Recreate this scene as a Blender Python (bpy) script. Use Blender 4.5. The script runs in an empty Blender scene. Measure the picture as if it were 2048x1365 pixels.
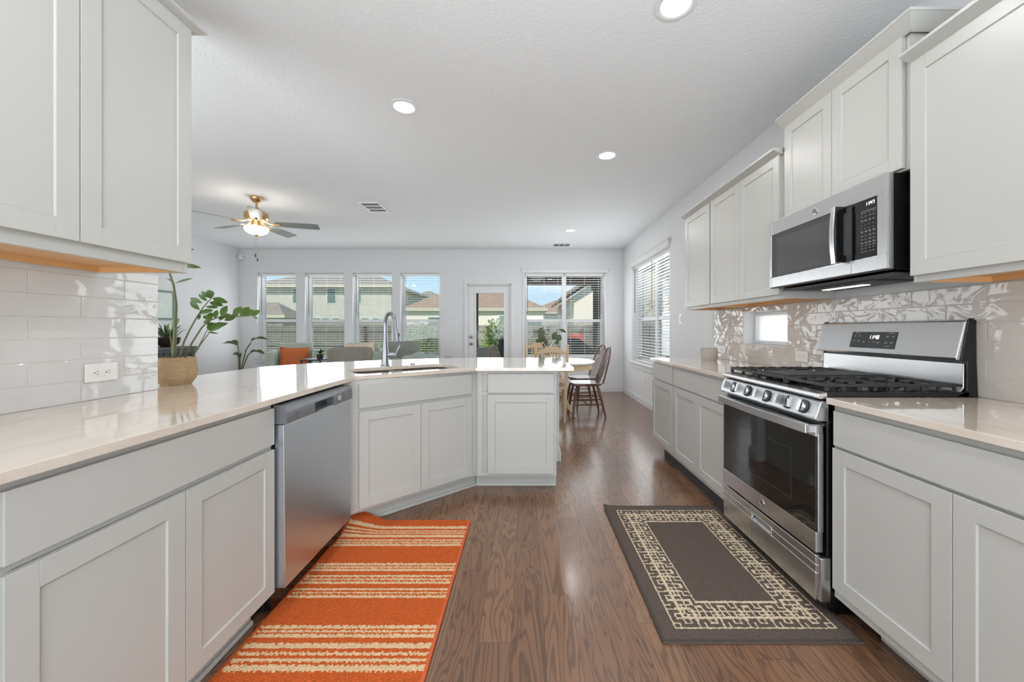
import bpy, bmesh, math, random
from mathutils import Vector, Matrix
random.seed(7)
PI = math.pi
S = bpy.context.scene
COL = S.collection

# ------------------------------------------------------------------ camera
cam_d = bpy.data.cameras.new('camera'); cam = bpy.data.objects.new('camera', cam_d); COL.objects.link(cam)
cam.location = (0, 0, 1.19); cam.rotation_euler = (PI/2, 0, 0)
cam_d.sensor_width = 36; cam_d.lens = 765/2048*36
cam_d.shift_x = -28/2048; cam_d.shift_y = -22.5/2048
cam_d.clip_start = 0.02; cam_d.clip_end = 300
S.camera = cam
S.view_settings.view_transform = 'Standard'
S.view_settings.look = 'None'
S.view_settings.exposure = 0.0
S.view_settings.gamma = 1.0
S.view_settings.use_curve_mapping = False
# ------------------------------------------------------------------ sky
W = bpy.data.worlds.new('sky'); S.world = W; W.use_nodes = True
nt = W.node_tree; nt.nodes.clear()
def N(t, ty, **kw):
    n = t.nodes.new(ty)
    for k, v in kw.items(): setattr(n, k, v)
    return n
o = N(nt, 'ShaderNodeOutputWorld'); b = N(nt, 'ShaderNodeBackground'); nt.links.new(b.outputs[0], o.inputs[0])
tc = N(nt, 'ShaderNodeTexCoord'); sep = N(nt, 'ShaderNodeSeparateXYZ'); nt.links.new(tc.outputs['Generated'], sep.inputs[0])
cr = N(nt, 'ShaderNodeValToRGB'); nt.links.new(sep.outputs[2], cr.inputs[0])
cr.color_ramp.elements[0].position = 0.0; cr.color_ramp.elements[0].color = (.72, .84, .92, 1)
cr.color_ramp.elements[1].position = .5; cr.color_ramp.elements[1].color = (.16, .38, .72, 1)
e = cr.color_ramp.elements.new(.14); e.color = (.40, .66, .88, 1)
ns = N(nt, 'ShaderNodeTexNoise'); ns.inputs['Scale'].default_value = 3.2; ns.inputs['Detail'].default_value = 6
mp = N(nt, 'ShaderNodeMapping'); mp.inputs['Scale'].default_value = (1, 1, 3.5); nt.links.new(tc.outputs['Generated'], mp.inputs[0]); nt.links.new(mp.outputs[0], ns.inputs[0])
c2 = N(nt, 'ShaderNodeValToRGB'); nt.links.new(ns.outputs[0], c2.inputs[0]); c2.color_ramp.elements[0].position = .52; c2.color_ramp.elements[1].position = .72
mx = N(nt, 'ShaderNodeMixRGB'); nt.links.new(c2.outputs[0], mx.inputs[0]); nt.links.new(cr.outputs[0], mx.inputs[1]); mx.inputs[2].default_value = (.9, .93, .96, 1)
nt.links.new(mx.outputs[0], b.inputs[0]); b.inputs[1].default_value = 1.15
# ------------------------------------------------------------------ sun and large lights
def light(name, ty, loc, rot, power, **kw):
    d = bpy.data.lights.new(name, ty); d.energy = power
    for k, v in kw.items(): setattr(d, k, v)
    ob = bpy.data.objects.new(name, d); ob.location = loc; ob.rotation_euler = rot; COL.objects.link(ob); return ob
sun = light('sun', 'SUN', (0, -5, 20), (0, 0, 0), 3.9, angle=.01, color=(1, .96, .9))
sun.rotation_euler = Vector((.35, .75, -.85)).to_track_quat('-Z', 'Y').to_euler()
# added area fills, unseen: two behind the viewer, one in the living room
light('rear_fill', 'AREA', (.1, -2.3, 1.0), (PI/2 - .12, 0, 0), 92, shape='RECTANGLE', size=3.2, size_y=1.7, color=(.84, .935, 1))
light('rear_ceiling_fill', 'AREA', (.1, -1.0, 1.3), (PI - .45, 0, 0), 44, shape='RECTANGLE', size=2.6, size_y=1.6, spread=1.9, color=(.88, .95, 1))
light('living_fill', 'AREA', (-3.5, .2, 1.2), (PI/2 + .95, 0, 0), 105, shape='RECTANGLE', size=2.6, size_y=1.4, color=(.89, .955, 1))
# daylight coming in at every glazed opening
for nm, x, y, z, w_, h_, pw in (('a', -4.785, 7.462, 1.46, .66, 1.5, 2.3), ('b', -3.866, 7.462, 1.46, .66, 1.5, 2.3), ('c', -2.95, 7.462, 1.46, .66, 1.5, 2.3), ('d', -2.03, 7.462, 1.46, .66, 1.5, 2.3),
                                ('e', .355, 7.462, 1.46, .66, 1.5, 2.3), ('f', 1.13, 7.462, 1.46, .66, 1.5, 2.3), ('g', -.69, 7.37, 1.1, .5, 1.5, 8)):
    light('window_daylight_' + nm, 'AREA', (x, y, z), (-PI/2, 0, 0), pw, shape='RECTANGLE', size=w_, size_y=h_, color=(.93, .97, 1))
for nm, x in (('k', -4.785), ('l', -3.866), ('m', -2.95), ('n', -2.03), ('o', .355), ('p', 1.13)):
    light('window_daylight_' + nm, 'AREA', (x, 7.375, 1.46), (-PI/2 - .1, 0, 0), 8, shape='RECTANGLE', size=.70, size_y=1.55, color=(.93, .97, 1))
light('window_daylight_q', 'AREA', (1.89, 5.83, 1.46), (0, PI/2 + .1, 0), 15, shape='RECTANGLE', size=1.55, size_y=1.6, color=(.93, .97, 1))
for nm, y in (('h', 5.39), ('i', 6.28)):
    light('window_daylight_' + nm, 'AREA', (1.985, y, 1.46), (0, PI/2, 0), 3.4, shape='RECTANGLE', size=1.5, size_y=.78, color=(.93, .97, 1))
light('window_daylight_j', 'AREA', (2.03, 2.99, 1.2), (0, PI/2, 0), .42, shape='RECTANGLE', size=.24, size_y=.5, color=(1, .98, .95))

# ------------------------------------------------------------------ materials
def new_mat(name):
    m = bpy.data.materials.new(name); m.use_nodes = True
    t = m.node_tree; t.nodes.clear()
    out = N(t, 'ShaderNodeOutputMaterial'); p = N(t, 'ShaderNodeBsdfPrincipled'); t.links.new(p.outputs[0], out.inputs[0])
    return m, t, p, out
def srgb(r, g, b):
    f = lambda c: (c/255/12.92) if c/255 <= .04045 else ((c/255+.055)/1.055)**2.4
    return (f(r), f(g), f(b), 1)
def mat(name, col, rough=.5, metal=0, var=.04, vscale=6, bump=0, bscale=40, coat=0, spec=.5, stretch=None, emis=None, estr=0, trans=0, alpha=1, sss=0):
    m, t, p, out = new_mat(name)
    c = srgb(*col)
    co = N(t, 'ShaderNodeTexCoord'); mpn = N(t, 'ShaderNodeMapping'); t.links.new(co.outputs['Object'], mpn.inputs[0])
    if stretch: mpn.inputs['Scale'].default_value = stretch
    nz = N(t, 'ShaderNodeTexNoise'); nz.inputs['Scale'].default_value = vscale; nz.inputs['Detail'].default_value = 4
    t.links.new(mpn.outputs[0], nz.inputs[0])
    mxn = N(t, 'ShaderNodeMixRGB'); t.links.new(nz.outputs[0], mxn.inputs[0])
    mxn.inputs[1].default_value = tuple(max(0, x*(1-var)) for x in c[:3]) + (1,)
    mxn.inputs[2].default_value = tuple(min(1, x*(1+var)) for x in c[:3]) + (1,)
    t.links.new(mxn.outputs[0], p.inputs['Base Color'])
    p.inputs['Roughness'].default_value = rough; p.inputs['Metallic'].default_value = metal
    p.inputs['Specular IOR Level'].default_value = spec; p.inputs['Coat Weight'].default_value = coat; p.inputs['Coat Roughness'].default_value = .05
    if bump:
        n2 = N(t, 'ShaderNodeTexNoise'); n2.inputs['Scale'].default_value = bscale; n2.inputs['Detail'].default_value = 3
        t.links.new(mpn.outputs[0], n2.inputs[0])
        bp = N(t, 'ShaderNodeBump'); bp.inputs['Strength'].default_value = bump; bp.inputs['Distance'].default_value = .01
        t.links.new(n2.outputs[0], bp.inputs['Height']); t.links.new(bp.outputs[0], p.inputs['Normal'])
    if emis: p.inputs['Emission Color'].default_value = srgb(*emis); p.inputs['Emission Strength'].default_value = estr
    p.inputs['Transmission Weight'].default_value = trans
    if sss: p.inputs['Subsurface Weight'].default_value = sss
    return m
M = {}
M['wall'] = mat('wall_paint', (226, 226, 227), .85, bump=.05, bscale=90, var=.01)
M['ceil'] = mat('ceiling_texture_paint', (233, 235, 236), .9, bump=.35, bscale=55, var=.01)
M['trim'] = mat('white_trim_paint', (226, 226, 226), .4, var=.01)
M['blind'] = mat('blind_vinyl', (232, 232, 230), .45, var=.01)
M['vinyl'] = mat('window_vinyl', (228, 229, 230), .4, var=.01)
M['cab'] = mat('cabinet_paint', (194, 193, 188), .33, var=.012, bump=.03, bscale=30)
M['maple'] = mat('cabinet_plywood', (222, 172, 118), .45, var=.10, vscale=5, stretch=(8, 1, 8))
M['black'] = mat('black_enamel', (14, 14, 15), .22, var=.02)
M['toe'] = mat('dark_toe_kick', (66, 66, 68), .6)
M['dwbody'] = mat('black_dishwasher_body', (16, 16, 16), .7)  # plain black, used on the dishwasher body
M['castiron'] = mat('cast_iron', (46, 46, 47), .5, bump=.2, bscale=200)
M['bglass'] = mat('black_glass', (10, 10, 11), .04, coat=.6, var=.01)
M['mwglass'] = mat('smoked_glass', (92, 92, 93), .08, metal=.35, coat=.4, var=.02)
M['lcd'] = mat('lit_digits', (255, 255, 255), .5, emis=(255, 255, 255), estr=1.4)
M['ink'] = mat('panel_print', (190, 190, 190), .5)
M['dinkk'] = mat('dark_panel_print', (60, 62, 64), .5)
M['chrome'] = mat('chrome', (205, 205, 205), .16, metal=1, var=.02)
M['nickel'] = mat('brushed_nickel', (150, 152, 158), .3, metal=1, var=.04, bump=.02, bscale=200)
M['outlet'] = mat('outlet_plastic', (238, 234, 230), .35, var=.005)
M['slot'] = mat('outlet_slot', (50, 48, 46), .6)
M['brass'] = mat('antique_brass', (196, 160, 112), .32, metal=.9, var=.05)
M['fanblade'] = mat('fan_blade_driftwood', (132, 138, 132), .5, var=.10, stretch=(1, 8, 1))
M['bowlglass'] = mat('frosted_lamp_glass', (255, 246, 232), .4, emis=(255, 226, 190), estr=1.5)
M['led'] = mat('downlight_lens', (255, 255, 255), .4, emis=(255, 253, 250), estr=7)
M['hoodled'] = mat('hood_lamp_lens', (255, 255, 255), .4, emis=(255, 252, 245), estr=3)
M['leaf'] = mat('zz_leaf', (72, 100, 34), .3, var=.4, vscale=14, coat=.3)
M['stem'] = mat('zz_stem', (96, 98, 62), .5, var=.2, vscale=10)
M['dkleaf'] = mat('dark_leaf', (74, 92, 52), .4, var=.3, vscale=10)
M['potw'] = mat('woven_pot', (176, 148, 112), .8, var=.25, vscale=30, bump=.6, bscale=60, stretch=(1, 1, 5))
M['potg'] = mat('ribbed_cream_pot', (178, 168, 158), .7, var=.06, bump=.2, bscale=50, stretch=(1, 1, 6))
M['soil'] = mat('potting_soil', (60, 46, 36), .95, bump=.6)
M['dwood'] = mat('walnut_stain_wood', (92, 58, 40), .28, var=.25, vscale=6, stretch=(6, 6, 1), coat=.2)
M['cream'] = mat('cream_painted_wood', (218, 196, 156), .45, var=.08, vscale=5, stretch=(4, 4, 1))
M['pine'] = mat('honey_pine_wood', (206, 178, 142), .45, var=.12, vscale=5, stretch=(4, 4, 1))
M['tabletop'] = mat('white_laminate_top', (236, 238, 238), .14, coat=.5, var=.01)
M['sage'] = mat('sage_fabric', (172, 184, 168), .9, var=.06, bump=.2, bscale=160)
M['taupe'] = mat('taupe_velvet', (134, 128, 118), .8, var=.14, vscale=3, bump=.1, bscale=120)
M['grayf'] = mat('gray_fabric', (140, 142, 134), .9, var=.08, bump=.2, bscale=160)
M['outfab'] = mat('outdoor_cushion_fabric', (200, 188, 172), .9, var=.1, bump=.2, bscale=160)
M['rust'] = mat('rust_corduroy', (200, 108, 62), .9, var=.12, vscale=20, bump=.5, bscale=60, stretch=(6, 1, 1))
M['floral'] = mat('floral_fabric', (214, 196, 172), .9, var=.35, vscale=22)
M['throw'] = mat('woven_throw', (150, 162, 156), .95, var=.12, bump=.5, bscale=80)
M['chmetal'] = mat('charcoal_furniture', (74, 76, 80), .5, var=.06)
M['darkmetal'] = mat('black_metal', (40, 40, 42), .4)
M['teal'] = mat('teal_frame', (112, 134, 132), .5)
M['bronze'] = mat('bronze_bowl', (64, 52, 44), .35, metal=.5)
# outdoors
M['siding'] = None
M['roof'] = mat('roof_shingle', (146, 134, 118), .95, var=.34, vscale=5, bump=.5, bscale=40)
M['roofr'] = mat('tan_roof_shingle', (162, 136, 114), .95, var=.4, vscale=5, bump=.5, bscale=40)
M['fascia'] = mat('fascia_paint', (206, 196, 172), .7)
M['white_stucco'] = mat('white_stucco', (246, 232, 214), .9)
M['hglass'] = mat('house_window_glass', (98, 124, 112), .15)
M['hframe'] = mat('house_window_frame', (226, 224, 210), .6)
M['brick'] = mat('brown_brick', (150, 122, 98), .9, var=.25, vscale=20)
M['patio_wood'] = mat('stained_patio_wood', (104, 76, 52), .7, var=.2, stretch=(1, 6, 6))
M['patio_post'] = mat('dark_patio_post', (88, 76, 66), .8, var=.25, vscale=14, bump=.4, bscale=20)
M['cover'] = mat('black_grill_cover', (76, 76, 78), .7, var=.15)
M['plastic_red'] = mat('orange_red_plastic', (214, 96, 76), .5)
M['bush'] = mat('yellow_green_leaves', (150, 176, 86), .6, var=.4, vscale=6)  # yellow-green base colour with noise variation
M['trunk'] = mat('bark', (96, 80, 64), .9, var=.2)
M['concrete'] = mat('patio_concrete', (186, 182, 174), .9, var=.06, bump=.2)

def steel(name, base, rough, axis):
    m, t, p, out = new_mat(name)
    co = N(t, 'ShaderNodeTexCoord'); mpn = N(t, 'ShaderNodeMapping'); t.links.new(co.outputs['Object'], mpn.inputs[0])
    sc = [320, 320, 320]; sc[axis] = 2; sc = [x_*.3 if x_ > 9 else x_ for x_ in sc]; mpn.inputs['Scale'].default_value = sc
    nz = N(t, 'ShaderNodeTexNoise'); nz.inputs['Scale'].default_value = 1; nz.inputs['Detail'].default_value = 1; t.links.new(mpn.outputs[0], nz.inputs[0])
    r = N(t, 'ShaderNodeMapRange'); t.links.new(nz.outputs[0], r.inputs[0]); r.inputs[3].default_value = rough-.006; r.inputs[4].default_value = rough+.008
    t.links.new(r.outputs[0], p.inputs['Roughness'])
    n2 = N(t, 'ShaderNodeTexNoise'); n2.inputs['Scale'].default_value = 3.2; n2.inputs['Detail'].default_value = 0; t.links.new(co.outputs['Object'], n2.inputs[0])
    b2 = N(t, 'ShaderNodeBump'); b2.inputs['Strength'].default_value = .12; b2.inputs['Distance'].default_value = .01
    t.links.new(n2.outputs[0], b2.inputs['Height']); t.links.new(b2.outputs[0], p.inputs['Normal'])
    p.inputs['Base Color'].default_value = srgb(*base); p.inputs['Metallic'].default_value = 1
    return m
M['steel'] = steel('brushed_stainless_steel', (214, 214, 215), .27, 0)
M['dwsteel'] = steel('dishwasher_stainless_steel', (205, 210, 217), .34, 0)
M['sinksteel'] = steel('satin_sink_steel', (196, 190, 184), .34, 0)
M['dwpanel'] = mat('gray_control_panel', (120, 122, 126), .32, metal=.3, var=.02)

def glass(name, tint=(255, 255, 255), refl=1.0, screen=0):
    m = bpy.data.materials.new(name); m.use_nodes = True; t = m.node_tree; t.nodes.clear()
    out = N(t, 'ShaderNodeOutputMaterial'); tr = N(t, 'ShaderNodeBsdfTransparent'); gl = N(t, 'ShaderNodeBsdfGlossy'); fr = N(t, 'ShaderNodeFresnel'); mixn = N(t, 'ShaderNodeMixShader')
    tr.inputs[0].default_value = srgb(*tint); gl.inputs['Roughness'].default_value = .01; fr.inputs[0].default_value = 1.45
    ml = N(t, 'ShaderNodeMath', operation='MULTIPLY'); ml.inputs[1].default_value = refl; t.links.new(fr.outputs[0], ml.inputs[0])
    t.links.new(ml.outputs[0], mixn.inputs[0]); t.links.new(tr.outputs[0], mixn.inputs[1]); t.links.new(gl.outputs[0], mixn.inputs[2])
    last = mixn
    if screen:
        df = N(t, 'ShaderNodeBsdfDiffuse'); df.inputs[0].default_value = srgb(120, 122, 118); m2 = N(t, 'ShaderNodeMixShader')
        co = N(t, 'ShaderNodeTexCoord'); nz = N(t, 'ShaderNodeTexNoise'); nz.inputs['Scale'].default_value = 8; t.links.new(co.outputs['Object'], nz.inputs[0])
        r = N(t, 'ShaderNodeMapRange'); t.links.new(nz.outputs[0], r.inputs[0]); r.inputs[3].default_value = screen-.04; r.inputs[4].default_value = screen+.04
        t.links.new(r.outputs[0], m2.inputs[0]); t.links.new(mixn.outputs[0], m2.inputs[1]); t.links.new(df.outputs[0], m2.inputs[2]); last = m2
    t.links.new(last.outputs[0], out.inputs[0]); return m
M['glass'] = glass('window_glass', (250, 252, 252), .6)
M['screen'] = glass('insect_screen', (245, 245, 245), 0, .2)
def frosted():
    m, t, p, out = new_mat('obscure_glass'); tr = N(t, 'ShaderNodeBsdfTranslucent'); tp = N(t, 'ShaderNodeBsdfTransparent'); mx_ = N(t, 'ShaderNodeMixShader'); mx2 = N(t, 'ShaderNodeMixShader')
    tr.inputs[0].default_value = (.97, .95, .93, 1); co = N(t, 'ShaderNodeTexCoord'); nz = N(t, 'ShaderNodeTexNoise'); nz.inputs['Scale'].default_value = 12; t.links.new(co.outputs['Object'], nz.inputs[0])
    r = N(t, 'ShaderNodeMapRange'); r.inputs[3].default_value = .1; r.inputs[4].default_value = .35; t.links.new(nz.outputs[0], r.inputs[0]); t.links.new(r.outputs[0], mx_.inputs[0])
    t.links.new(tr.outputs[0], mx_.inputs[1]); t.links.new(tp.outputs[0], mx_.inputs[2]); p.inputs['Base Color'].default_value = (.9, .9, .9, 1); p.inputs['Roughness'].default_value = .1
    mx2.inputs[0].default_value = .08; t.links.new(mx_.outputs[0], mx2.inputs[1]); t.links.new(p.outputs[0], mx2.inputs[2]); t.links.new(mx2.outputs[0], out.inputs[0]); return m
M['frost'] = frosted()
M['clear'] = glass('clear_drinking_glass', (244, 248, 248), 1.6)

# ceramic tile: glossy, hand made, wavy
def tile_mat(name, col, wav):
    m, t, p, out = new_mat(name)
    co = N(t, 'ShaderNodeTexCoord'); nz = N(t, 'ShaderNodeTexNoise'); nz.inputs['Scale'].default_value = 10; nz.inputs['Detail'].default_value = 1.0; nz.inputs['Distortion'].default_value = .8
    mpn = N(t, 'ShaderNodeMapping'); mpn.inputs['Scale'].default_value = (1, .75, 1.3); t.links.new(co.outputs['Object'], mpn.inputs[0]); t.links.new(mpn.outputs[0], nz.inputs[0])
    bp = N(t, 'ShaderNodeBump'); bp.inputs['Strength'].default_value = wav; bp.inputs['Distance'].default_value = .02; t.links.new(nz.outputs[0], bp.inputs['Height']); t.links.new(bp.outputs[0], p.inputs['Normal'])
    n2 = N(t, 'ShaderNodeTexNoise'); n2.inputs['Scale'].default_value = 4; t.links.new(co.outputs['Object'], n2.inputs[0])
    mxn = N(t, 'ShaderNodeMixRGB'); c = srgb(*col); t.links.new(n2.outputs[0], mxn.inputs[0])
    mxn.inputs[1].default_value = tuple(x*.92 for x in c[:3])+(1,); mxn.inputs[2].default_value = tuple(x*1.06 for x in c[:3])+(1,)
    t.links.new(mxn.outputs[0], p.inputs['Base Color']); p.inputs['Roughness'].default_value = .06; p.inputs['Coat Weight'].default_value = .5; p.inputs['Coat Roughness'].default_value = .03
    t.links.new(bp.outputs[0], p.inputs['Coat Normal'])
    return m
M['tileR'] = tile_mat('glazed_tile_wavy', (208, 200, 192), .26)
M['tileL'] = tile_mat('glazed_tile', (214, 213, 211), .22)
M['grout'] = mat('tile_grout', (222, 217, 210), .85)

# quartz worktop
def quartz():
    m, t, p, out = new_mat('quartz_worktop')
    co = N(t, 'ShaderNodeTexCoord'); n1 = N(t, 'ShaderNodeTexNoise'); n1.inputs['Scale'].default_value = 5; n1.inputs['Detail'].default_value = 8; n1.inputs['Distortion'].default_value = 1.2
    mpn = N(t, 'ShaderNodeMapping'); mpn.inputs['Scale'].default_value = (2.4, .8, 1); t.links.new(co.outputs['Object'], mpn.inputs[0]); t.links.new(mpn.outputs[0], n1.inputs[0])
    r = N(t, 'ShaderNodeValToRGB'); t.links.new(n1.outputs[0], r.inputs[0])
    r.color_ramp.elements[0].position = .35; r.color_ramp.elements[0].color = srgb(217, 203, 189)
    r.color_ramp.elements[1].position = .60; r.color_ramp.elements[1].color = srgb(224, 212, 199)
    e = r.color_ramp.elements.new(.30); e.color = srgb(208, 192, 180)
    t.links.new(r.outputs[0], p.inputs['Base Color']); p.inputs['Roughness'].default_value = .09; p.inputs['Coat Weight'].default_value = .6; p.inputs['Coat Roughness'].default_value = .03; p.inputs['Coat IOR'].default_value = 1.6
    return m
M['quartz'] = quartz()

# oak floor: planks run away from the camera, cathedral grain from contour lines of noise
def oak():
    m, t, p, out = new_mat('stained_oak_planks')
    L = t.links.new
    co = N(t, 'ShaderNodeTexCoord')
    bk = N(t, 'ShaderNodeTexBrick'); bk.offset = 0; bk.offset_frequency = 2; bk.squash = 1
    bk.inputs['Scale'].default_value = 1; bk.inputs['Brick Width'].default_value = 1.13; bk.inputs['Row Height'].default_value = .127
    bk.inputs['Mortar Size'].default_value = .0009; bk.inputs['Mortar Smooth'].default_value = .3; bk.inputs['Bias'].default_value = 0
    bk.inputs['Color1'].default_value = (0, 0, 0, 1); bk.inputs['Color2'].default_value = (1, 1, 1, 1); bk.inputs['Mortar'].default_value = (.5, .5, .5, 1)
    rnd = N(t, 'ShaderNodeRGBToBW'); L(bk.outputs['Color'], rnd.inputs[0])
    sep = N(t, 'ShaderNodeSeparateXYZ'); L(co.outputs['Object'], sep.inputs[0])
    def mth(op, a, b_=None):
        n = N(t, 'ShaderNodeMath', operation=op)
        for i, v in enumerate((a, b_)):
            if v is None: continue
            if isinstance(v, (int, float)): n.inputs[i].default_value = v
            else: L(v, n.inputs[i])
        return n.outputs[0]
    row = mth('FLOOR', mth('DIVIDE', mth('ADD', sep.outputs[0], .055), .127))
    bv = N(t, 'ShaderNodeCombineXYZ')
    L(mth('ADD', mth('ADD', sep.outputs[1], 60), mth('MULTIPLY', row, .4327)), bv.inputs[0]); L(mth('ADD', sep.outputs[0], .055+.127*90), bv.inputs[1]); L(bv.outputs[0], bk.inputs[0])
    seed = mth('ADD', mth('MULTIPLY', row, 7.31), mth('MULTIPLY', rnd.outputs[0], 31.7))
    cmb = N(t, 'ShaderNodeCombineXYZ')
    L(mth('MULTIPLY', sep.outputs[0], 7.5), cmb.inputs[0]); L(mth('MULTIPLY', sep.outputs[1], .85), cmb.inputs[1]); L(seed, cmb.inputs[2])
    nz = N(t, 'ShaderNodeTexNoise'); nz.inputs['Scale'].default_value = 1; nz.inputs['Detail'].default_value = 3.2; nz.inputs['Roughness'].default_value = .5; nz.inputs['Distortion'].default_value = .5
    L(cmb.outputs[0], nz.inputs[0])
    ring = mth('SINE', mth('MULTIPLY', nz.outputs[0], 120))
    fine = N(t, 'ShaderNodeTexNoise'); fine.inputs['Scale'].default_value = 1; fine.inputs['Detail'].default_value = 3
    cm2 = N(t, 'ShaderNodeCombineXYZ'); L(mth('MULTIPLY', sep.outputs[0], 260), cm2.inputs[0]); L(mth('MULTIPLY', sep.outputs[1], 12), cm2.inputs[1]); L(seed, cm2.inputs[2]); L(cm2.outputs[0], fine.inputs[0])
    g = mth('ADD', mth('MULTIPLY', ring, .5), .5)
    g2 = mth('POWER', g, 2.2)
    gg = mth('ADD', mth('MULTIPLY', g2, .75), mth('MULTIPLY', fine.outputs[0], .5))
    gr = N(t, 'ShaderNodeValToRGB'); L(gg, gr.inputs[0])
    gr.color_ramp.elements[0].position = .12; gr.color_ramp.elements[0].color = srgb(143, 108, 83)
    gr.color_ramp.elements[1].position = .95; gr.color_ramp.elements[1].color = srgb(110, 84, 67)
    e = gr.color_ramp.elements.new(.5); e.color = srgb(135, 102, 79)
    tint = N(t, 'ShaderNodeValToRGB'); L(rnd.outputs[0], tint.inputs[0])
    tint.color_ramp.elements[0].color = srgb(222, 212, 208); tint.color_ramp.elements[1].color = srgb(255, 250, 244)
    mul = N(t, 'ShaderNodeMixRGB', blend_type='MULTIPLY'); mul.inputs[0].default_value = 1; L(gr.outputs[0], mul.inputs[1]); L(tint.outputs[0], mul.inputs[2])
    seam = N(t, 'ShaderNodeMixRGB'); L(bk.outputs['Fac'], seam.inputs[0]); L(mul.outputs[0], seam.inputs[1]); seam.inputs[2].default_value = srgb(78, 58, 46)
    L(seam.outputs[0], p.inputs['Base Color'])
    h = mth('SUBTRACT', mth('MULTIPLY', g2, -.25), mth('MULTIPLY', bk.outputs['Fac'], .8))
    bp = N(t, 'ShaderNodeBump'); bp.inputs['Strength'].default_value = .35; bp.inputs['Distance'].default_value = .0012; L(h, bp.inputs['Height'])
    big = N(t, 'ShaderNodeTexNoise'); big.inputs['Scale'].default_value = 2.5; L(co.outputs['Object'], big.inputs[0])
    b2 = N(t, 'ShaderNodeBump'); b2.inputs['Strength'].default_value = .12; b2.inputs['Distance'].default_value = .01; L(big.outputs[0], b2.inputs['Height']); L(bp.outputs[0], b2.inputs['Normal'])
    L(b2.outputs[0], p.inputs['Normal']); p.inputs['Roughness'].default_value = .27; p.inputs['Specular IOR Level'].default_value = .6; p.inputs['Coat Weight'].default_value = .35; p.inputs['Coat Roughness'].default_value = .16
    return m
M['oak'] = oak()
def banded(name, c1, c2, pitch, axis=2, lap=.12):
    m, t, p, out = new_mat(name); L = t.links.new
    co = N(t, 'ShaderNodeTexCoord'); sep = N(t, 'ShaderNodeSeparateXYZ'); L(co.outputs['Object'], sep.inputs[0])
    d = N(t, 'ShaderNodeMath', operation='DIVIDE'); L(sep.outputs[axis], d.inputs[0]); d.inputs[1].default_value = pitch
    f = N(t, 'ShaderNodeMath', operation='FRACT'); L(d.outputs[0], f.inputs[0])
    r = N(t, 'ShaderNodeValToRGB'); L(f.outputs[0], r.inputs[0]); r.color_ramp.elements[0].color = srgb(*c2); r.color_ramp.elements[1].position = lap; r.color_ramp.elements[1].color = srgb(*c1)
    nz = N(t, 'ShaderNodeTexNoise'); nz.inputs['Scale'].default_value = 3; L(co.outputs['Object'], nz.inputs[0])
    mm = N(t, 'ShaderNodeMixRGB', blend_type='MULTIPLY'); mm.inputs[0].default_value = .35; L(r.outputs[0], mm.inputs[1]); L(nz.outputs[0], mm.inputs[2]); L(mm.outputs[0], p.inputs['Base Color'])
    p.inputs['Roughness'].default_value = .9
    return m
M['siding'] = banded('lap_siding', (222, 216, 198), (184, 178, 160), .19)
M['fence'] = banded('weathered_cedar_fence', (176, 168, 150), (130, 122, 108), .14, 0, .1)
M['fencey'] = banded('weathered_cedar_fence_side', (158, 148, 132), (92, 84, 74), .14, 1, .1)
M['grass'] = mat('lawn_grass', (128, 146, 84), .95, var=.35, vscale=10, bump=.6, bscale=60)

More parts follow.
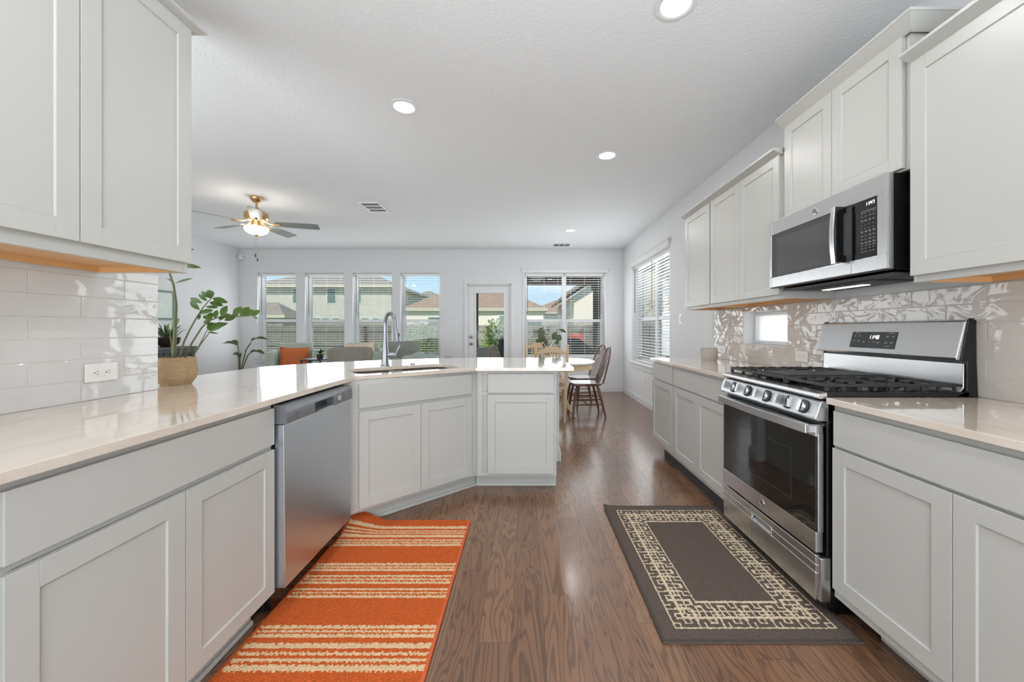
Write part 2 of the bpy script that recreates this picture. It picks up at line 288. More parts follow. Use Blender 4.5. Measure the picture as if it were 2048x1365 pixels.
# ------------------------------------------------------------------ mesh helpers
class MB:
    def __init__(s): s.bm = bmesh.new(); s.mi = 0
    def _f(s, vs):
        try: f = s.bm.faces.new(vs); f.material_index = s.mi; return f
        except ValueError: return None
    def box(s, x0, x1, y0, y1, z0, z1, mi=None):
        if mi is not None: s.mi = mi
        x0, x1 = sorted((x0, x1)); y0, y1 = sorted((y0, y1)); z0, z1 = sorted((z0, z1))
        v = [s.bm.verts.new(p) for p in ((x0,y0,z0),(x1,y0,z0),(x1,y1,z0),(x0,y1,z0),(x0,y0,z1),(x1,y0,z1),(x1,y1,z1),(x0,y1,z1))]
        for q in ((0,3,2,1),(4,5,6,7),(0,1,5,4),(1,2,6,5),(2,3,7,6),(3,0,4,7)): s._f([v[i] for i in q])
        return s
    def hexa(s, pts):
        v = [s.bm.verts.new(p) for p in pts]
        for q in ((0,3,2,1),(4,5,6,7),(0,1,5,4),(1,2,6,5),(2,3,7,6),(3,0,4,7)): s._f([v[i] for i in q])
        return s
    def bar(s, a, b_, w, h):
        a, b_ = Vector(a), Vector(b_); d = (b_-a).normalized(); up = Vector((0,0,1)) if abs(d.z) < .9 else Vector((0,1,0))
        r = d.cross(up).normalized(); u = r.cross(d).normalized()
        P = []
        for c in (a, b_):
            for sx, sy in ((-1,-1),(1,-1),(1,1),(-1,1)): P.append(c + r*sx*w/2 + u*sy*h/2)
        return s.hexa(P)
    def tube(s, pts, rad, seg=10, cap=True):
        pts = [Vector(p) for p in pts]; n = len(pts)
        if isinstance(rad, (int, float)): rad = [rad]*n
        rings = []; prev = None
        for i, p in enumerate(pts):
            d = (pts[min(i+1, n-1)] - pts[max(i-1, 0)]).normalized()
            if prev is None:
                up = Vector((0,0,1)) if abs(d.z) < .9 else Vector((1,0,0)); r = d.cross(up).normalized()
            else:
                r = (prev - d*prev.dot(d)).normalized()
            prev = r; u = d.cross(r)
            rings.append([s.bm.verts.new(p + (r*math.cos(2*PI*k/seg) + u*math.sin(2*PI*k/seg))*rad[i]) for k in range(seg)])
        for a, b_ in zip(rings, rings[1:]):
            for k in range(seg): s._f([a[k], a[(k+1)%seg], b_[(k+1)%seg], b_[k]])
        if cap: s._f(rings[0][::-1]); s._f(rings[-1])
        return s
    def cyl(s, a, b_, r0, r1=None, seg=20): return s.tube([a, b_], [r0, r0 if r1 is None else r1], seg)
    def lathe(s, prof, c=(0,0,0), seg=28, mat4=None, a0=0, cap=False):
        c = Vector(c); rings = []
        for r, z in prof:
            ring = []
            for k in range(seg):
                a = a0 + 2*PI*k/seg; v = Vector((r*math.cos(a), r*math.sin(a), z))
                if mat4: v = mat4 @ v
                ring.append(s.bm.verts.new(c+v))
            rings.append(ring)
        for a, b_ in zip(rings, rings[1:]):
            for k in range(seg): s._f([a[k], a[(k+1)%seg], b_[(k+1)%seg], b_[k]])
        if cap or prof[0][0] > 0: s._f(rings[0][::-1])
        if cap or prof[-1][0] > 0: s._f(rings[-1])
        return s
    def prism(s, poly, a0, a1, ax='z'):
        def P(p, a): return {'z': (p[0], p[1], a), 'x': (a, p[0], p[1]), 'y': (p[0], a, p[1])}[ax]
        A = [s.bm.verts.new(P(p, a0)) for p in poly]; B = [s.bm.verts.new(P(p, a1)) for p in poly]
        n = len(poly); s._f(A[::-1]); s._f(B)
        for k in range(n): s._f([A[k], A[(k+1)%n], B[(k+1)%n], B[k]])
        return s
    def build(s, name, mats, parent=None, loc=(0,0,0), rotz=0, smooth=None, bevel=0, seg=2, subd=0, fix=True):
        bmesh.ops.remove_doubles(s.bm, verts=s.bm.verts, dist=1e-6) if subd else None
        if fix: bmesh.ops.recalc_face_normals(s.bm, faces=s.bm.faces)
        me = bpy.data.meshes.new(name); s.bm.to_mesh(me); s.bm.free()
        if not isinstance(mats, (list, tuple)): mats = [mats]
        for m in mats: me.materials.append(M[m] if isinstance(m, str) else m)
        ob = bpy.data.objects.new(name, me); COL.objects.link(ob); ob.location = loc; ob.rotation_euler = (0, 0, rotz)
        if parent: ob.parent = parent
        if smooth is None: smooth = bool(subd)
        if smooth:
            for p in me.polygons: p.use_smooth = True
            if not subd: me.set_sharp_from_angle(angle=math.radians(40))
        if bevel:
            md = ob.modifiers.new('bevel', 'BEVEL'); md.width = bevel; md.segments = seg; md.limit_method = 'ANGLE'; md.angle_limit = math.radians(35)
        if subd:
            md = ob.modifiers.new('subd', 'SUBSURF'); md.levels = subd; md.render_levels = subd
        return ob
def tag(o, label=None, cat=None, group=None, kind=None):
    if label: o['label'] = label
    if cat: o['category'] = cat
    if group: o['group'] = group
    if kind: o['kind'] = kind
    return o
def thing(name, label, cat, loc=(0,0,0), rotz=0, group=None, kind=None):
    o = bpy.data.objects.new(name, None); o.empty_display_size = .05; COL.objects.link(o)
    o.location = loc; o.rotation_euler = (0, 0, rotz); return tag(o, label, cat, group, kind)
def B(x0, x1, y0, y1, z0, z1): return MB().box(x0, x1, y0, y1, z0, z1)
def copy_tree(o, parent=None):
    c = o.copy(); COL.objects.link(c)
    if parent: c.parent = parent
    for ch in list(o.children): copy_tree(ch, c)
    return c
def struct(o): o['kind'] = 'structure'; return o

# ------------------------------------------------------------------ room shell
H = 2.74; YB = 7.34; XR = 1.86; XL = -5.49; YF = -2.7
struct(B(XL-.2, XR+.2, YF-.2, YB+.2, -.06, 0).build('floor', 'oak'))
struct(B(XL-.2, XR+.2, YF-.2, YB+.2, H, H+.2).build('ceiling', 'ceil'))
def wall(mb, ax, p0, p1, a0, a1, z0, z1, holes):
    A = sorted({a0, a1, *[h[0] for h in holes], *[h[1] for h in holes]}); Z = sorted({z0, z1, *[h[2] for h in holes], *[h[3] for h in holes]})
    for i in range(len(A)-1):
        for j in range(len(Z)-1):
            ca, cz = (A[i]+A[i+1])/2, (Z[j]+Z[j+1])/2
            if any(h[0] < ca < h[1] and h[2] < cz < h[3] for h in holes): continue
            if ax == 'y': mb.box(A[i], A[i+1], p0, p1, Z[j], Z[j+1])
            else: mb.box(p0, p1, A[i], A[i+1], Z[j], Z[j+1])
    return mb
ZB, ZT = .64, 2.285
west = [(-5.157, -4.412), (-4.243, -3.488), (-3.329, -2.570), (-2.410, -1.651)]
east = (-.03, 1.515)
door = (-1.125, -.292)
holes = [(a, b_, ZB, ZT) for a, b_ in west] + [(east[0], east[1], ZB, ZT), (door[0], door[1], 0, 2.065)]
struct(wall(MB(), 'y', YB, YB+.2, XL-.2, XR+.2, 0, H, holes).build('wall_back', 'wall'))
side = (4.95, 6.72)
sw = (2.71, 3.267, 1.07, 1.335)
struct(wall(MB(), 'x', XR, XR+.2, YF-.2, YB, 0, H, [(side[0], side[1], ZB, ZT), sw]).build('wall_right', 'wall'))
struct(wall(MB(), 'x', XL-.2, XL, YF-.2, YB, 0, H, []).build('wall_left', 'wall'))
struct(wall(MB(), 'y', YF-.2, YF, XL, XR, 0, H, []).build('wall_front', 'wall'))
struct(B(-1.83, -1.71, YF, 1.772, 0, H).build('wall_partition', 'wall', bevel=.003))
# knee wall behind the peninsula cabinets, with its own baseboard
struct(B(-1.1, .30, 3.455, 3.56, 0, .889).build('wall_knee', 'trim'))
mb = MB()
for (a, b_) in ((.30, .3145),): mb.box(a, b_, 3.44, 3.575, 0, .09); mb.box(a, b_-.004, 3.444, 3.571, .09, .108)
mb.box(-1.1, .3145, 3.56, 3.575, 0, .10)
struct(mb.build('baseboard_knee', 'trim', bevel=.002))
# baseboards
def baseb(name, boxes):
    mb = MB()
    for (x0, x1, y0, y1, ax) in boxes:
        mb.box(x0, x1, y0, y1, 0, .085)
        if ax == 'y': mb.box(x0, x1, y0+.005, y1, .085, .10)
        elif ax == 'x': mb.box(x0+.005, x1, y0, y1, .085, .10)
        else: mb.box(x0, x1-.005, y0, y1, .085, .10)
    return struct(mb.build(name, 'trim', bevel=.002))
baseb('baseboard_back', [(XL, -1.19, YB-.015, YB, 'y'), (-.225, XR, YB-.015, YB, 'y')])
baseb('baseboard_right', [(XR-.015, XR, 3.76, YB-.015, 'x')])
baseb('baseboard_left', [(XL, XL+.015, YF, YB-.015, 'l')])

# ------------------------------------------------------------------ windows + blinds
def window(idx, a0, a1, ax, plane, double=False, z0=ZB, z1=ZT, stool=True):
    """local frame: x along wall, y outward, z up. plane = interior wall face"""
    root = bpy.data.objects.new('window_%d' % idx, None); COL.objects.link(root); root['kind'] = 'structure'
    w = a1-a0
    if ax == 'y': root.location = (a0, plane, 0)
    else: root.location = (plane, a1, 0); root.rotation_euler = (0, 0, -PI/2)
    f = MB(); y0, y1 = .135, .19; t = .045
    f.box(0, w, y0, y1, z0, z0+t); f.box(0, w, y0, y1, z1-t, z1); f.box(0, t, y0, y1, z0+t, z1-t); f.box(w-t, w, y0, y1, z0+t, z1-t)
    rails = [(0, w)]
    if double:
        f.box(w/2-.042, w/2+.042, y0-.01, y1-.001, z0+.001, z1-.001); rails = [(0, w/2), (w/2, w)]
    zm = z0 + (z1-z0)*.44
    for a, b_ in rails:
        f.box(a+.002, b_-.002, y0+.005, y1-.001, zm-.025, zm+.03)
        f.box(a+.04, a+.065, y0+.01, y1-.01, z0+.002, zm); f.box(b_-.065, b_-.04, y0+.01, y1-.01, z0+.002, zm); f.box(a+.066, b_-.066, y0+.012, y1-.012, z0+.03, z0+.07)
    f.build('window_frame', 'vinyl', root, bevel=.003)
    for a, b_ in rails:
        B(a+.03, b_-.03, .165, .169, zm, z1-.03).build('window_pane', 'glass', root)
        B(a+.03, b_-.03, .158, .162, z0+.03, zm).build('window_pane', 'glass', root)
        B(a+.05, b_-.05, .186, .188, z0+.04, zm-.02).build('insect_screen', 'screen', root)
    if stool:
        s = MB(); s.box(0, w, .0, .135, z0-.005, z0+.012); s.box(-.045, w+.045, -.045, 0, z0-.016, z0+.012); s.box(-.025, w+.025, -.02, 0, z0-.085, z0-.016); s.box(-.02, w+.02, -.012, 0, z0-.105, z0-.085)
        s.build('window_sill', 'trim', root, bevel=.004)
    return root
def blind(a0, a1, ax, plane, label, wand='left', z0=ZB+.02, z1=ZT, tilt=.06, valance=False):
    root = thing('window_blind', label, 'blind', group=None)
    w = a1-a0-.012
    if ax == 'y': root.location = (a0+.006, plane, 0)
    else: root.location = (plane, a1-.006, 0); root.rotation_euler = (0, 0, -PI/2)
    B(0, w, .045, .10, z1-.045, z1-.001).build('head_rail', 'blind', root, bevel=.003)
    s = MB(); z = z1-.075; c = .072
    while z > z0+.05:
        dy = .025; dz = math.sin(tilt)*dy
        s.hexa([(0, c-dy, z-dz), (w, c-dy, z-dz), (w, c+dy, z+dz), (0, c+dy, z+dz), (0, c-dy, z-dz+.0028), (w, c-dy, z-dz+.0028), (w, c+dy, z+dz+.0028), (0, c+dy, z+dz+.0028)])
        z -= .0455
    s.build('slats', 'blind', root)
    B(0, w, c-.025, c+.025, z0, z0+.018).build('bottom_rail', 'blind', root, bevel=.003)
    for fx in (.14, .5, .86):
        l = MB(); x = w*fx
        for yy in (c-.026, c+.026): l.cyl((x, yy, z0+.01), (x, yy, z1-.05), .0011, seg=5)
        l.build('ladder_cord', 'blind', root)
    wx = .05 if wand == 'left' else w-.05
    MB().cyl((wx, c-.036, z1-.05), (wx, c-.036, z1-.80), .0045, seg=8).build('tilt_wand', 'chmetal', root)
    return root
names = ['leftmost', 'second', 'third', 'fourth']
for i, (a, b_) in enumerate(west):
    window(i+1, a, b_, 'y', YB)
blind(*west[0], 'y', YB, 'white slatted blind on leftmost window, behind the armchair with the orange pillow')
blind(*west[1], 'y', YB, 'white slatted blind on the second narrow window from the left')
blind(*west[2], 'y', YB, 'white slatted blind on the third narrow window, left of the faucet')
blind(*west[3], 'y', YB, 'white slatted blind on the narrow window with the green bush outside, right of the faucet')
window(5, east[0], east[1], 'y', YB, True)
mid = (east[0]+east[1])/2
blind(east[0], mid-.012, 'y', YB, 'white slatted blind on left half of the window behind the dining table')
blind(mid+.012, east[1], 'y', YB, 'white slatted blind on right half of the window behind the dining table', wand='right')
window(6, side[0], side[1], 'x', XR, True)
ms = (side[0]+side[1])/2
blind(ms+.012, side[1], 'x', XR, 'white slatted blind on the right wall, half nearer the room corner')
blind(side[0], ms-.012, 'x', XR, 'white slatted blind on the right wall, half nearer the cabinets', tilt=.1)
# casings
mb = MB(); mb.box(east[0]-.035, east[0], YB-.012, YB, ZB, ZT); mb.box(east[1], east[1]+.035, YB-.012, YB, ZB, ZT); mb.box(east[0]-.06, east[1]+.06, YB-.02, YB, ZT, ZT+.07); mb.box(east[0]-.075, east[1]+.075, YB-.03, YB, ZT+.07, ZT+.085)
struct(mb.build('trim_1', 'trim', bevel=.003))
mb = MB(); mb.box(XR-.035, XR, side[0]-.02, side[1]+.05, ZT+.0, ZT+.075); mb.box(XR-.05, XR, side[0]-.035, side[1]+.065, ZT+.075, ZT+.092)
struct(mb.build('trim_2', 'trim', bevel=.003))
mb = MB()
for a, b_ in west: mb.box(a-.03, b_+.03, YB-.006, YB, ZT, ZT+.045)
struct(mb.build('trim_3', 'wall', bevel=.002))
# little window in the right tiles
r = bpy.data.objects.new('window_7', None); COL.objects.link(r); r['kind'] = 'structure'; r.location = (XR, sw[1], 0); r.rotation_euler = (0, 0, -PI/2)
w = sw[1]-sw[0]; f = MB()
for q in ((0, w, sw[2], sw[2]+.028), (0, w, sw[3]-.028, sw[3]), (0, .028, sw[2]+.028, sw[3]-.028), (w-.028, w, sw[2]+.028, sw[3]-.028)): f.box(q[0], q[1], .085, .15, q[2], q[3])
f.build('window_frame', 'vinyl', r, bevel=.004)
B(.02, w-.02, .115, .119, sw[2]+.02, sw[3]-.02).build('window_pane', 'frost', r)
# ------------------------------------------------------------------ back door
d = bpy.data.objects.new('door_1', None); COL.objects.link(d); d['kind'] = 'structure'; d.location = (door[0], YB, 0)
w = door[1]-door[0]
c = MB()
for x0, x1 in ((-.062, .0), (w, w+.062)): c.box(x0, x1, -.018, 0, 0, 2.065); c.box(x0+.012, x1-.012, -.026, -.018, 0, 2.065)
c.box(-.062, w+.062, -.018, 0, 2.065, 2.13); c.box(-.05, w+.05, -.026, -.018, 2.077, 2.118)
c.box(0, .02, 0, .14, 0, 2.065); c.box(w-.02, w, 0, .14, 0, 2.065); c.box(0, w, 0, .14, 2.04, 2.065)
c.build('door_casing', 'trim', d, bevel=.003)
g0, g1, gz0, gz1 = .165, .70, .25, 1.895
s = wall(MB(), 'y', .03, .07, .022, w-.022, .01, 2.036, [(g0, g1, gz0, gz1)])
for q in ((g0-.025, g0, gz0-.025, gz1+.025), (g1, g1+.025, gz0-.025, gz1+.025), (g0, g1, gz1, gz1+.025), (g0, g1, gz0-.025, gz0)): s.box(q[0], q[1], .018, .03, q[2], q[3])
s.build('door_panel', 'trim', d)
B(g0, g1, .045, .05, gz0, gz1).build('door_glass', 'glass', d)
for z, r_ in ((1.055, .028), (.925, .031)):
    m_ = MB(); R = Matrix.Rotation(PI/2, 4, 'X')
    m_.lathe([(0, 0), (r_, 0), (r_, .012), (r_*.5, .014), (r_*.45, .03), (r_*.9, .04), (r_*.95, .055), (r_*.5, .065), (0, .066)], (.075, .03, z), 20, R)
    m_.build('deadbolt' if z > 1 else 'door_knob', 'nickel', d, smooth=True)
for z in (.25, 1.05, 1.83):
    B(w-.03, w-.008, .016, .032, z-.05, z+.05).build('hinge', 'nickel', d)

# ------------------------------------------------------------------ kitchen cabinets
def shaker(x0, x1, z0, z1, y=-.019, t=.019, rail=.057):
    m = MB()
    m.box(x0, x0+rail, y, y+t, z0, z1); m.box(x1-rail, x1, y, y+t, z0, z1)
    m.box(x0+rail, x1-rail, y, y+t, z0, z0+rail); m.box(x0+rail, x1-rail, y, y+t, z1-rail, z1)
    m.box(x0+rail-.004, x1-rail+.004, y+.0055, y+t-.002, z0+rail-.004, z1-rail+.004)
    # sloped inner edge
    s = .002; a0, a1, b0, b1 = x0+rail, x1-rail, z0+rail, z1-rail
    for P in (((a0, b0), (a1, b0), (a1-s, b0+s), (a0+s, b0+s)), ((a1, b0), (a1, b1), (a1-s, b1-s), (a1-s, b0+s)), ((a1, b1), (a0, b1), (a0+s, b1-s), (a1-s, b1-s)), ((a0, b1), (a0, b0), (a0+s, b0+s), (a0+s, b1-s))):
        v = [m.bm.verts.new((P[0][0], y, P[0][1])), m.bm.verts.new((P[1][0], y, P[1][1])), m.bm.verts.new((P[2][0], y+.0055, P[2][1])), m.bm.verts.new((P[3][0], y+.0055, P[3][1]))]
        m._f(v)
    return m
def base_cab(label, loc, rotz, w, doors, drawers, dz=(.125, .705), wz=(.72, .866), toe=.075, toem='cab', depth=.60, group=None, endL=0, endR=0, trimz=.02, open_top=False):
    r = thing('base_cabinet', label, 'cabinet', loc, rotz, group)
    m = MB(); zt = .888
    m.box(0, w, .0181, depth, .105, .60 if open_top else zt)
    if open_top:
        m.box(0, .018, .018, depth, .60, zt); m.box(w-.018, w, .018, depth, .60, zt)
    m.box(.04, w-.04, 0, .018, .105, .112+.02); m.box(.04, w-.04, 0, .018, zt-.03, zt); m.box(.04, w-.04, 0, .018, wz[0]-.02, wz[0]+.006)
    m.box(0, .04, 0, .018, .105, zt); m.box(w-.04, w, 0, .018, .105, zt)
    m.box(0.04, w-.04, .012, .0179, .132, wz[0]-.02); m.box(0.04, w-.04, .012, .0179, wz[0]+.006, zt-.03)
    m.build('cabinet_body', 'cab', r, bevel=.0012)
    B(endL, w-endR, toe, toe+.012, 0, .105).build('toe_kick', toem, r)
    if trimz:
        t = MB(); t.box(endL, w-endR, toe-.012, toe, 0, trimz); t.build('shoe_molding', 'cab', r, bevel=.005, seg=3)
    for a, b_ in doors: shaker(a, b_, dz[0], dz[1]).build('door', 'cab', r, bevel=.0011)
    for a, b_ in drawers: B(a, b_, -.019, 0, wz[0], wz[1]).build('drawer_front', 'cab', r, bevel=.0022)
    return r
# left run (faces +x)
XLF = -1.055
base_cab('light gray two-door base cabinet in the left foreground, below the long worktop', (XLF, .745, 0), PI/2, .838,
         [(.014, .4195), (.4225, .832)], [(.014, .832)], dz=(.108, .697), wz=(.717, .867), toe=.055, endR=.04)
base_cab('light gray base cabinet left of the two-door one, at the photo edge', (XLF, -.19, 0), PI/2, .915,
         [(.012, .455), (.458, .893)], [(.012, .893)], dz=(.108, .697), wz=(.717, .867), toe=.055)
# diagonal sink base
F1 = Vector((-1.045, 2.235)); F2 = Vector((-.362, 2.85)); dv = F2-F1; ang = math.atan2(dv.y, dv.x); Ls = dv.length
r = thing('sink_base_cabinet', 'light gray diagonal two-door cabinet under the sink', 'cabinet', (F1.x, F1.y, 0), ang)
m = MB(); m.box(0, Ls, 0, .018, .105, .888); m.prism([(0.0, .018), (Ls, .018), (Ls-.13, .45), (.05, .45)], .105, .62)
m.build('cabinet_body', 'cab', r, bevel=.0012)
m = MB(); m.box(-.02, Ls+.03, .07, .082, 0, .105); m.build('toe_kick', 'cab', r)
m = MB(); m.box(.03, Ls+.028, .057, .07, 0, .022); m.build('shoe_molding', 'cab', r, bevel=.005, seg=3)
sd = .062; mdl = sd + .395
shaker(sd, mdl-.0015, .125, .70).build('door', 'cab', r, bevel=.0011)
shaker(mdl+.0015, Ls-.06, .125, .70).build('door', 'cab', r, bevel=.0011)
B(sd, Ls-.06, -.019, 0, .722, .866).build('drawer_front', 'cab', r, bevel=.0022)
# filler between dishwasher and sink base
tag(MB().prism([(-1.045, 2.192), (-1.045, 2.235), (-1.06, 2.25), (-1.08, 2.25), (-1.08, 2.192)], .105, .888).build('cabinet_filler', 'cab'), 'narrow light gray filler strip between dishwasher and sink cabinet', 'filler strip')
# peninsula cabinet facing the camera
base_cab('light gray single-door base cabinet at the free end of the peninsula, drawer above', (-.362, 2.85-.012, 0), 0, .588,
         [(.079, .568)], [(.079, .568)], dz=(.127, .711), wz=(.724, .866), toe=.082, endL=-.02, endR=.0, trimz=.022)
m = MB(); m.box(.2262, .230, 2.922, 3.44, 0, .888)
tag(m.build('end_panel', 'cab'), 'thin light gray end panel on the right side of the peninsula cabinet', 'end panel')
# right run (faces -x)
XRF = 1.256
base_cab('light gray two-door base cabinet right of the stove, in the right foreground', (XRF, 1.557, 0), -PI/2, .915,
         [(.012, .445), (.448, .90)], [(.016, .90)], dz=(.147, .714), wz=(.7255, .864), toe=.115, endL=.09)
base_cab('light gray base cabinet nearest the viewer on the right, at the photo edge', (XRF, .64, 0), -PI/2, .915,
         [(.012, .455), (.458, .90)], [(.016, .90)], dz=(.147, .714), wz=(.7255, .864), toe=.115)
base_cab('light gray two-door base cabinet just beyond the stove', (XRF, 3.222, 0), -PI/2, .885,
         [(.012, .444), (.447, .873)], [(.012, .873)], dz=(.142, .712), wz=(.725, .864), toe=.04, toem='toe', trimz=0)
r = base_cab('narrow light gray base cabinet at far end of the right run, below the window side', (XRF, 3.752, 0), -PI/2, .53,
         [(.006, .512)], [(.006, .512)], dz=(.142, .712), wz=(.725, .864), toe=.04, toem='toe', endL=.17, trimz=0)

def upper_cab(label, loc, rotz, w, doors, z0, z1, depth, dz, crown, side_ret=(0, 0), cw=.062):
    r = thing('wall_cabinet', label, 'cabinet', loc, rotz)
    m = MB(); m.box(0, .018, 0, depth, z0, z1); m.box(w-.018, w, 0, depth, z0, z1); m.box(.018, w-.018, .018, depth, z0+.03, z1); m.box(0.018, w-.018, 0, .018, z0, z1)
    m.build('cabinet_body', 'cab', r, bevel=.0012)
    m = MB(); m.box(.018, w-.018, .019, depth, z0+.022, z0+.030); m.box(.018, w-.018, depth-.018, depth-.001, z0+.002, z0+.03); m.box(.0185, .022, .019, depth-.018, z0+.001, z0+.03); m.box(w-.022, w-.0185, .019, depth-.018, z0+.001, z0+.03)
    m.build('underside', 'maple', r)
    for a, b_ in doors: shaker(a, b_, dz[0], dz[1]).build('door', 'cab', r, bevel=.0011)
    c0, c1 = crown; a0 = -side_ret[0]*cw; a1 = w+side_ret[1]*cw; pr = cw
    m = MB()
    # front crown, mitred where it returns along a side
    def P(x, y, z): return (x, y, z)
    xl0, xl1 = 0, (-pr if side_ret[0] else 0); xr0, xr1 = w, (w+pr if side_ret[1] else w)
    prof = [(-.012, c0), (-.02, c0+.006), (-pr+.004, c1-.014), (-pr, c1-.012), (-pr, c1)]
    def ln(off, a, b_, c_): return 0
    rows = []
    for (y, z) in prof:
        k = (-y)/pr
        rows.append(((xl0 + (xl1-xl0)*k, y, z), (xr0 + (xr1-xr0)*k, y, z)))
    for (a, b_), (c_, d_) in zip(rows, rows[1:]):
        m._f([m.bm.verts.new(a), m.bm.verts.new(b_), m.bm.verts.new(d_), m.bm.verts.new(c_)])
    for sdx, x0_, sg in ((side_ret[0], 0, -1), (side_ret[1], w, 1)):
        if sdx:
            R2 = [((x0_ + sg*(-y), y, z), (x0_ + sg*(-y), depth, z)) for (y, z) in prof]
            for (a, b_), (c_, d_) in zip(R2, R2[1:]): m._f([m.bm.verts.new(a), m.bm.verts.new(b_), m.bm.verts.new(d_), m.bm.verts.new(c_)])
        else:
            vs = [m.bm.verts.new((x0_, y, z)) for y, z in prof] + [m.bm.verts.new((x0_, 0, c1)), m.bm.verts.new((x0_, 0, c0))]
            m._f(vs)
    m._f([m.bm.verts.new(p) for p in ((xl1, -pr, c1), (xr1, -pr, c1), (xr1, depth, c1), (xl1, depth, c1))])
    m.build('crown_molding', 'cab', r)
    return r
upper_cab('light gray two-door wall cabinet at upper left, above the tiles and outlet', (-1.35, .755, 0), PI/2, .77, [(.004, .386), (.389, .768)], 1.415, 2.39, .345, (1.4535, 2.383), (2.385, 2.41), (0, 1), .045)
upper_cab('light gray wall cabinet at the upper left photo edge, nearest the viewer', (-1.35, -.01, 0), PI/2, .76, [(.004, .378), (.381, .754)], 1.415, 2.39, .345, (1.4535, 2.383), (2.385, 2.41), (0, 0), .045)
XU = 1.552
upper_cab('large light gray wall cabinet at upper right, nearest the viewer', (XU, 1.531, 0), -PI/2, .915, [(.004, .455), (.458, .91)], 1.378, 2.262, .303, (1.405, 2.255), (2.25, 2.288), (0, 0))
upper_cab('taller light gray two-door wall cabinet above the microwave', (XU, 2.287, 0), -PI/2, .742, [(.016, .366), (.369, .725)], 1.842, 2.40, .303, (1.851, 2.39), (2.385, 2.445), (0, 1))
upper_cab('light gray two-door wall cabinet above the little tiled window', (XU, 3.19, 0), -PI/2, .885, [(.012, .437), (.440, .868)], 1.378, 2.262, .303, (1.405, 2.255), (2.25, 2.288), (0, 0))
upper_cab('narrow light gray wall cabinet at far end of the right row', (XU, 3.70, 0), -PI/2, .51, [(.008, .497)], 1.378, 2.262, .303, (1.405, 2.255), (2.25, 2.288), (0, 0))

# ------------------------------------------------------------------ worktops
def slab(name, outer, hole, z0, z1, label):
    bm = bmesh.new(); loops = []
    for poly in [outer] + ([hole] if hole else []):
        vs = [bm.verts.new((x, y, z1)) for x, y in poly]
        for i in range(len(vs)): loops.append(bm.edges.new((vs[i], vs[(i+1) % len(vs)])))
    bmesh.ops.triangle_fill(bm, use_beauty=True, use_dissolve=False, edges=loops)
    top = list(bm.faces)
    ret = bmesh.ops.extrude_face_region(bm, geom=top)
    vv = [g for g in ret['geom'] if isinstance(g, bmesh.types.BMVert)]
    bmesh.ops.translate(bm, verts=vv, vec=(0, 0, z0-z1))
    bmesh.ops.recalc_face_normals(bm, faces=bm.faces)
    m = MB(); m.bm.free(); m.bm = bm
    return tag(m.build(name, 'quartz', bevel=.0025, seg=3), label, 'worktop')
uu = Vector((.797, .605)); vv_ = Vector((-.605, .797)); A0 = Vector((-1.017, 2.28))
def UV(u, v): p = A0 + uu*u + vv_*v; return (p.x, p.y)
def rrect(u0, u1, v0, v1, r, n=5):
    out = []
    for (cx, cy, a) in ((u1-r, v0+r, -PI/2), (u1-r, v1-r, 0), (u0+r, v1-r, PI/2), (u0+r, v0+r, PI)):
        for k in range(n+1): out.append((cx + r*math.cos(a+PI/2*k/n), cy + r*math.sin(a+PI/2*k/n)))
    return out
sink_hole = [UV(u, v) for u, v in rrect(.035, .755, .075, .475, .07)]
outer = [(-1.017, -.19), (-1.017, 2.275), (-.365, 2.777), (.350, 2.777), (.345, 3.74), (.30, 3.785), (-.50, 3.80), (-.85, 3.71), (-1.39, 3.45), (-1.79, 3.14), (-1.96, 2.86), (-1.99, 2.55), (-1.99, 1.785), (-1.706, 1.785), (-1.706, -.19)]
slab('worktop', outer, sink_hole, .889, .914, 'long pale quartz worktop wrapping from left foreground round the sink to the peninsula')
slab('worktop', [(1.222, -.25), (XR-.001, -.25), (XR-.001, 1.558), (1.222, 1.558)], None, .889, .914, 'pale quartz worktop right of the stove, in right foreground')
slab('worktop', [(1.222, 2.332), (XR-.001, 2.332), (XR-.001, 3.775), (1.222, 3.775)], None, .889, .914, 'pale quartz worktop beyond the stove, holding the ribbed cream pot')
# support cabinet back under overhang beyond the partition wall
struct(MB().prism([(-1.83, 1.79), (-1.64, 1.79), (-1.64, 2.6), (-1.1, 3.2), (-1.1, 3.56), (-1.55, 3.3), (-1.83, 2.95)], 0, .888).build('wall_knee_left', 'wall'))

# ------------------------------------------------------------------ sink + faucet
r = thing('kitchen_sink', 'stainless double-bowl sink sunk in the diagonal worktop', 'sink', (A0.x, A0.y, .889), math.atan2(uu.y, uu.x))
def bowl(u0, u1, v0, v1, dep):
    m = MB(); top = rrect(u0, u1, v0, v1, .06); mid_ = rrect(u0+.008, u1-.008, v0+.008, v1-.008, .055); bot = rrect(u0+.03, u1-.03, v0+.03, v1-.03, .05)
    rings = [[m.bm.verts.new((x, y, z)) for x, y in P] for P, z in ((top, -.001), (mid_, -dep+.02), (bot, -dep))]
    n = len(top)
    for a, b_ in zip(rings, rings[1:]):
        for k in range(n): m._f([a[k], a[(k+1) % n], b_[(k+1) % n], b_[k]])
    m._f(rings[-1])
    ob = m.build('bowl', 'sinksteel', r, smooth=True, fix=False)
    md = ob.modifiers.new('solid', 'SOLIDIFY'); md.thickness = .0015
    cu, cv = (u0+u1)/2, (v0+v1)/2
    MB().lathe([(0, .003), (.03, .003), (.042, .006), (.045, .002), (.045, 0)], (cu, cv, -dep), 20).build('drain', 'chrome', r, smooth=True)
bowl(.028, .385, .068, .482, .19); bowl(.405, .762, .068, .482, .21)
m = MB(); m.box(.38, .41, .075, .475, -.022, -.006); m.build('divider', 'sinksteel', r, bevel=.005)
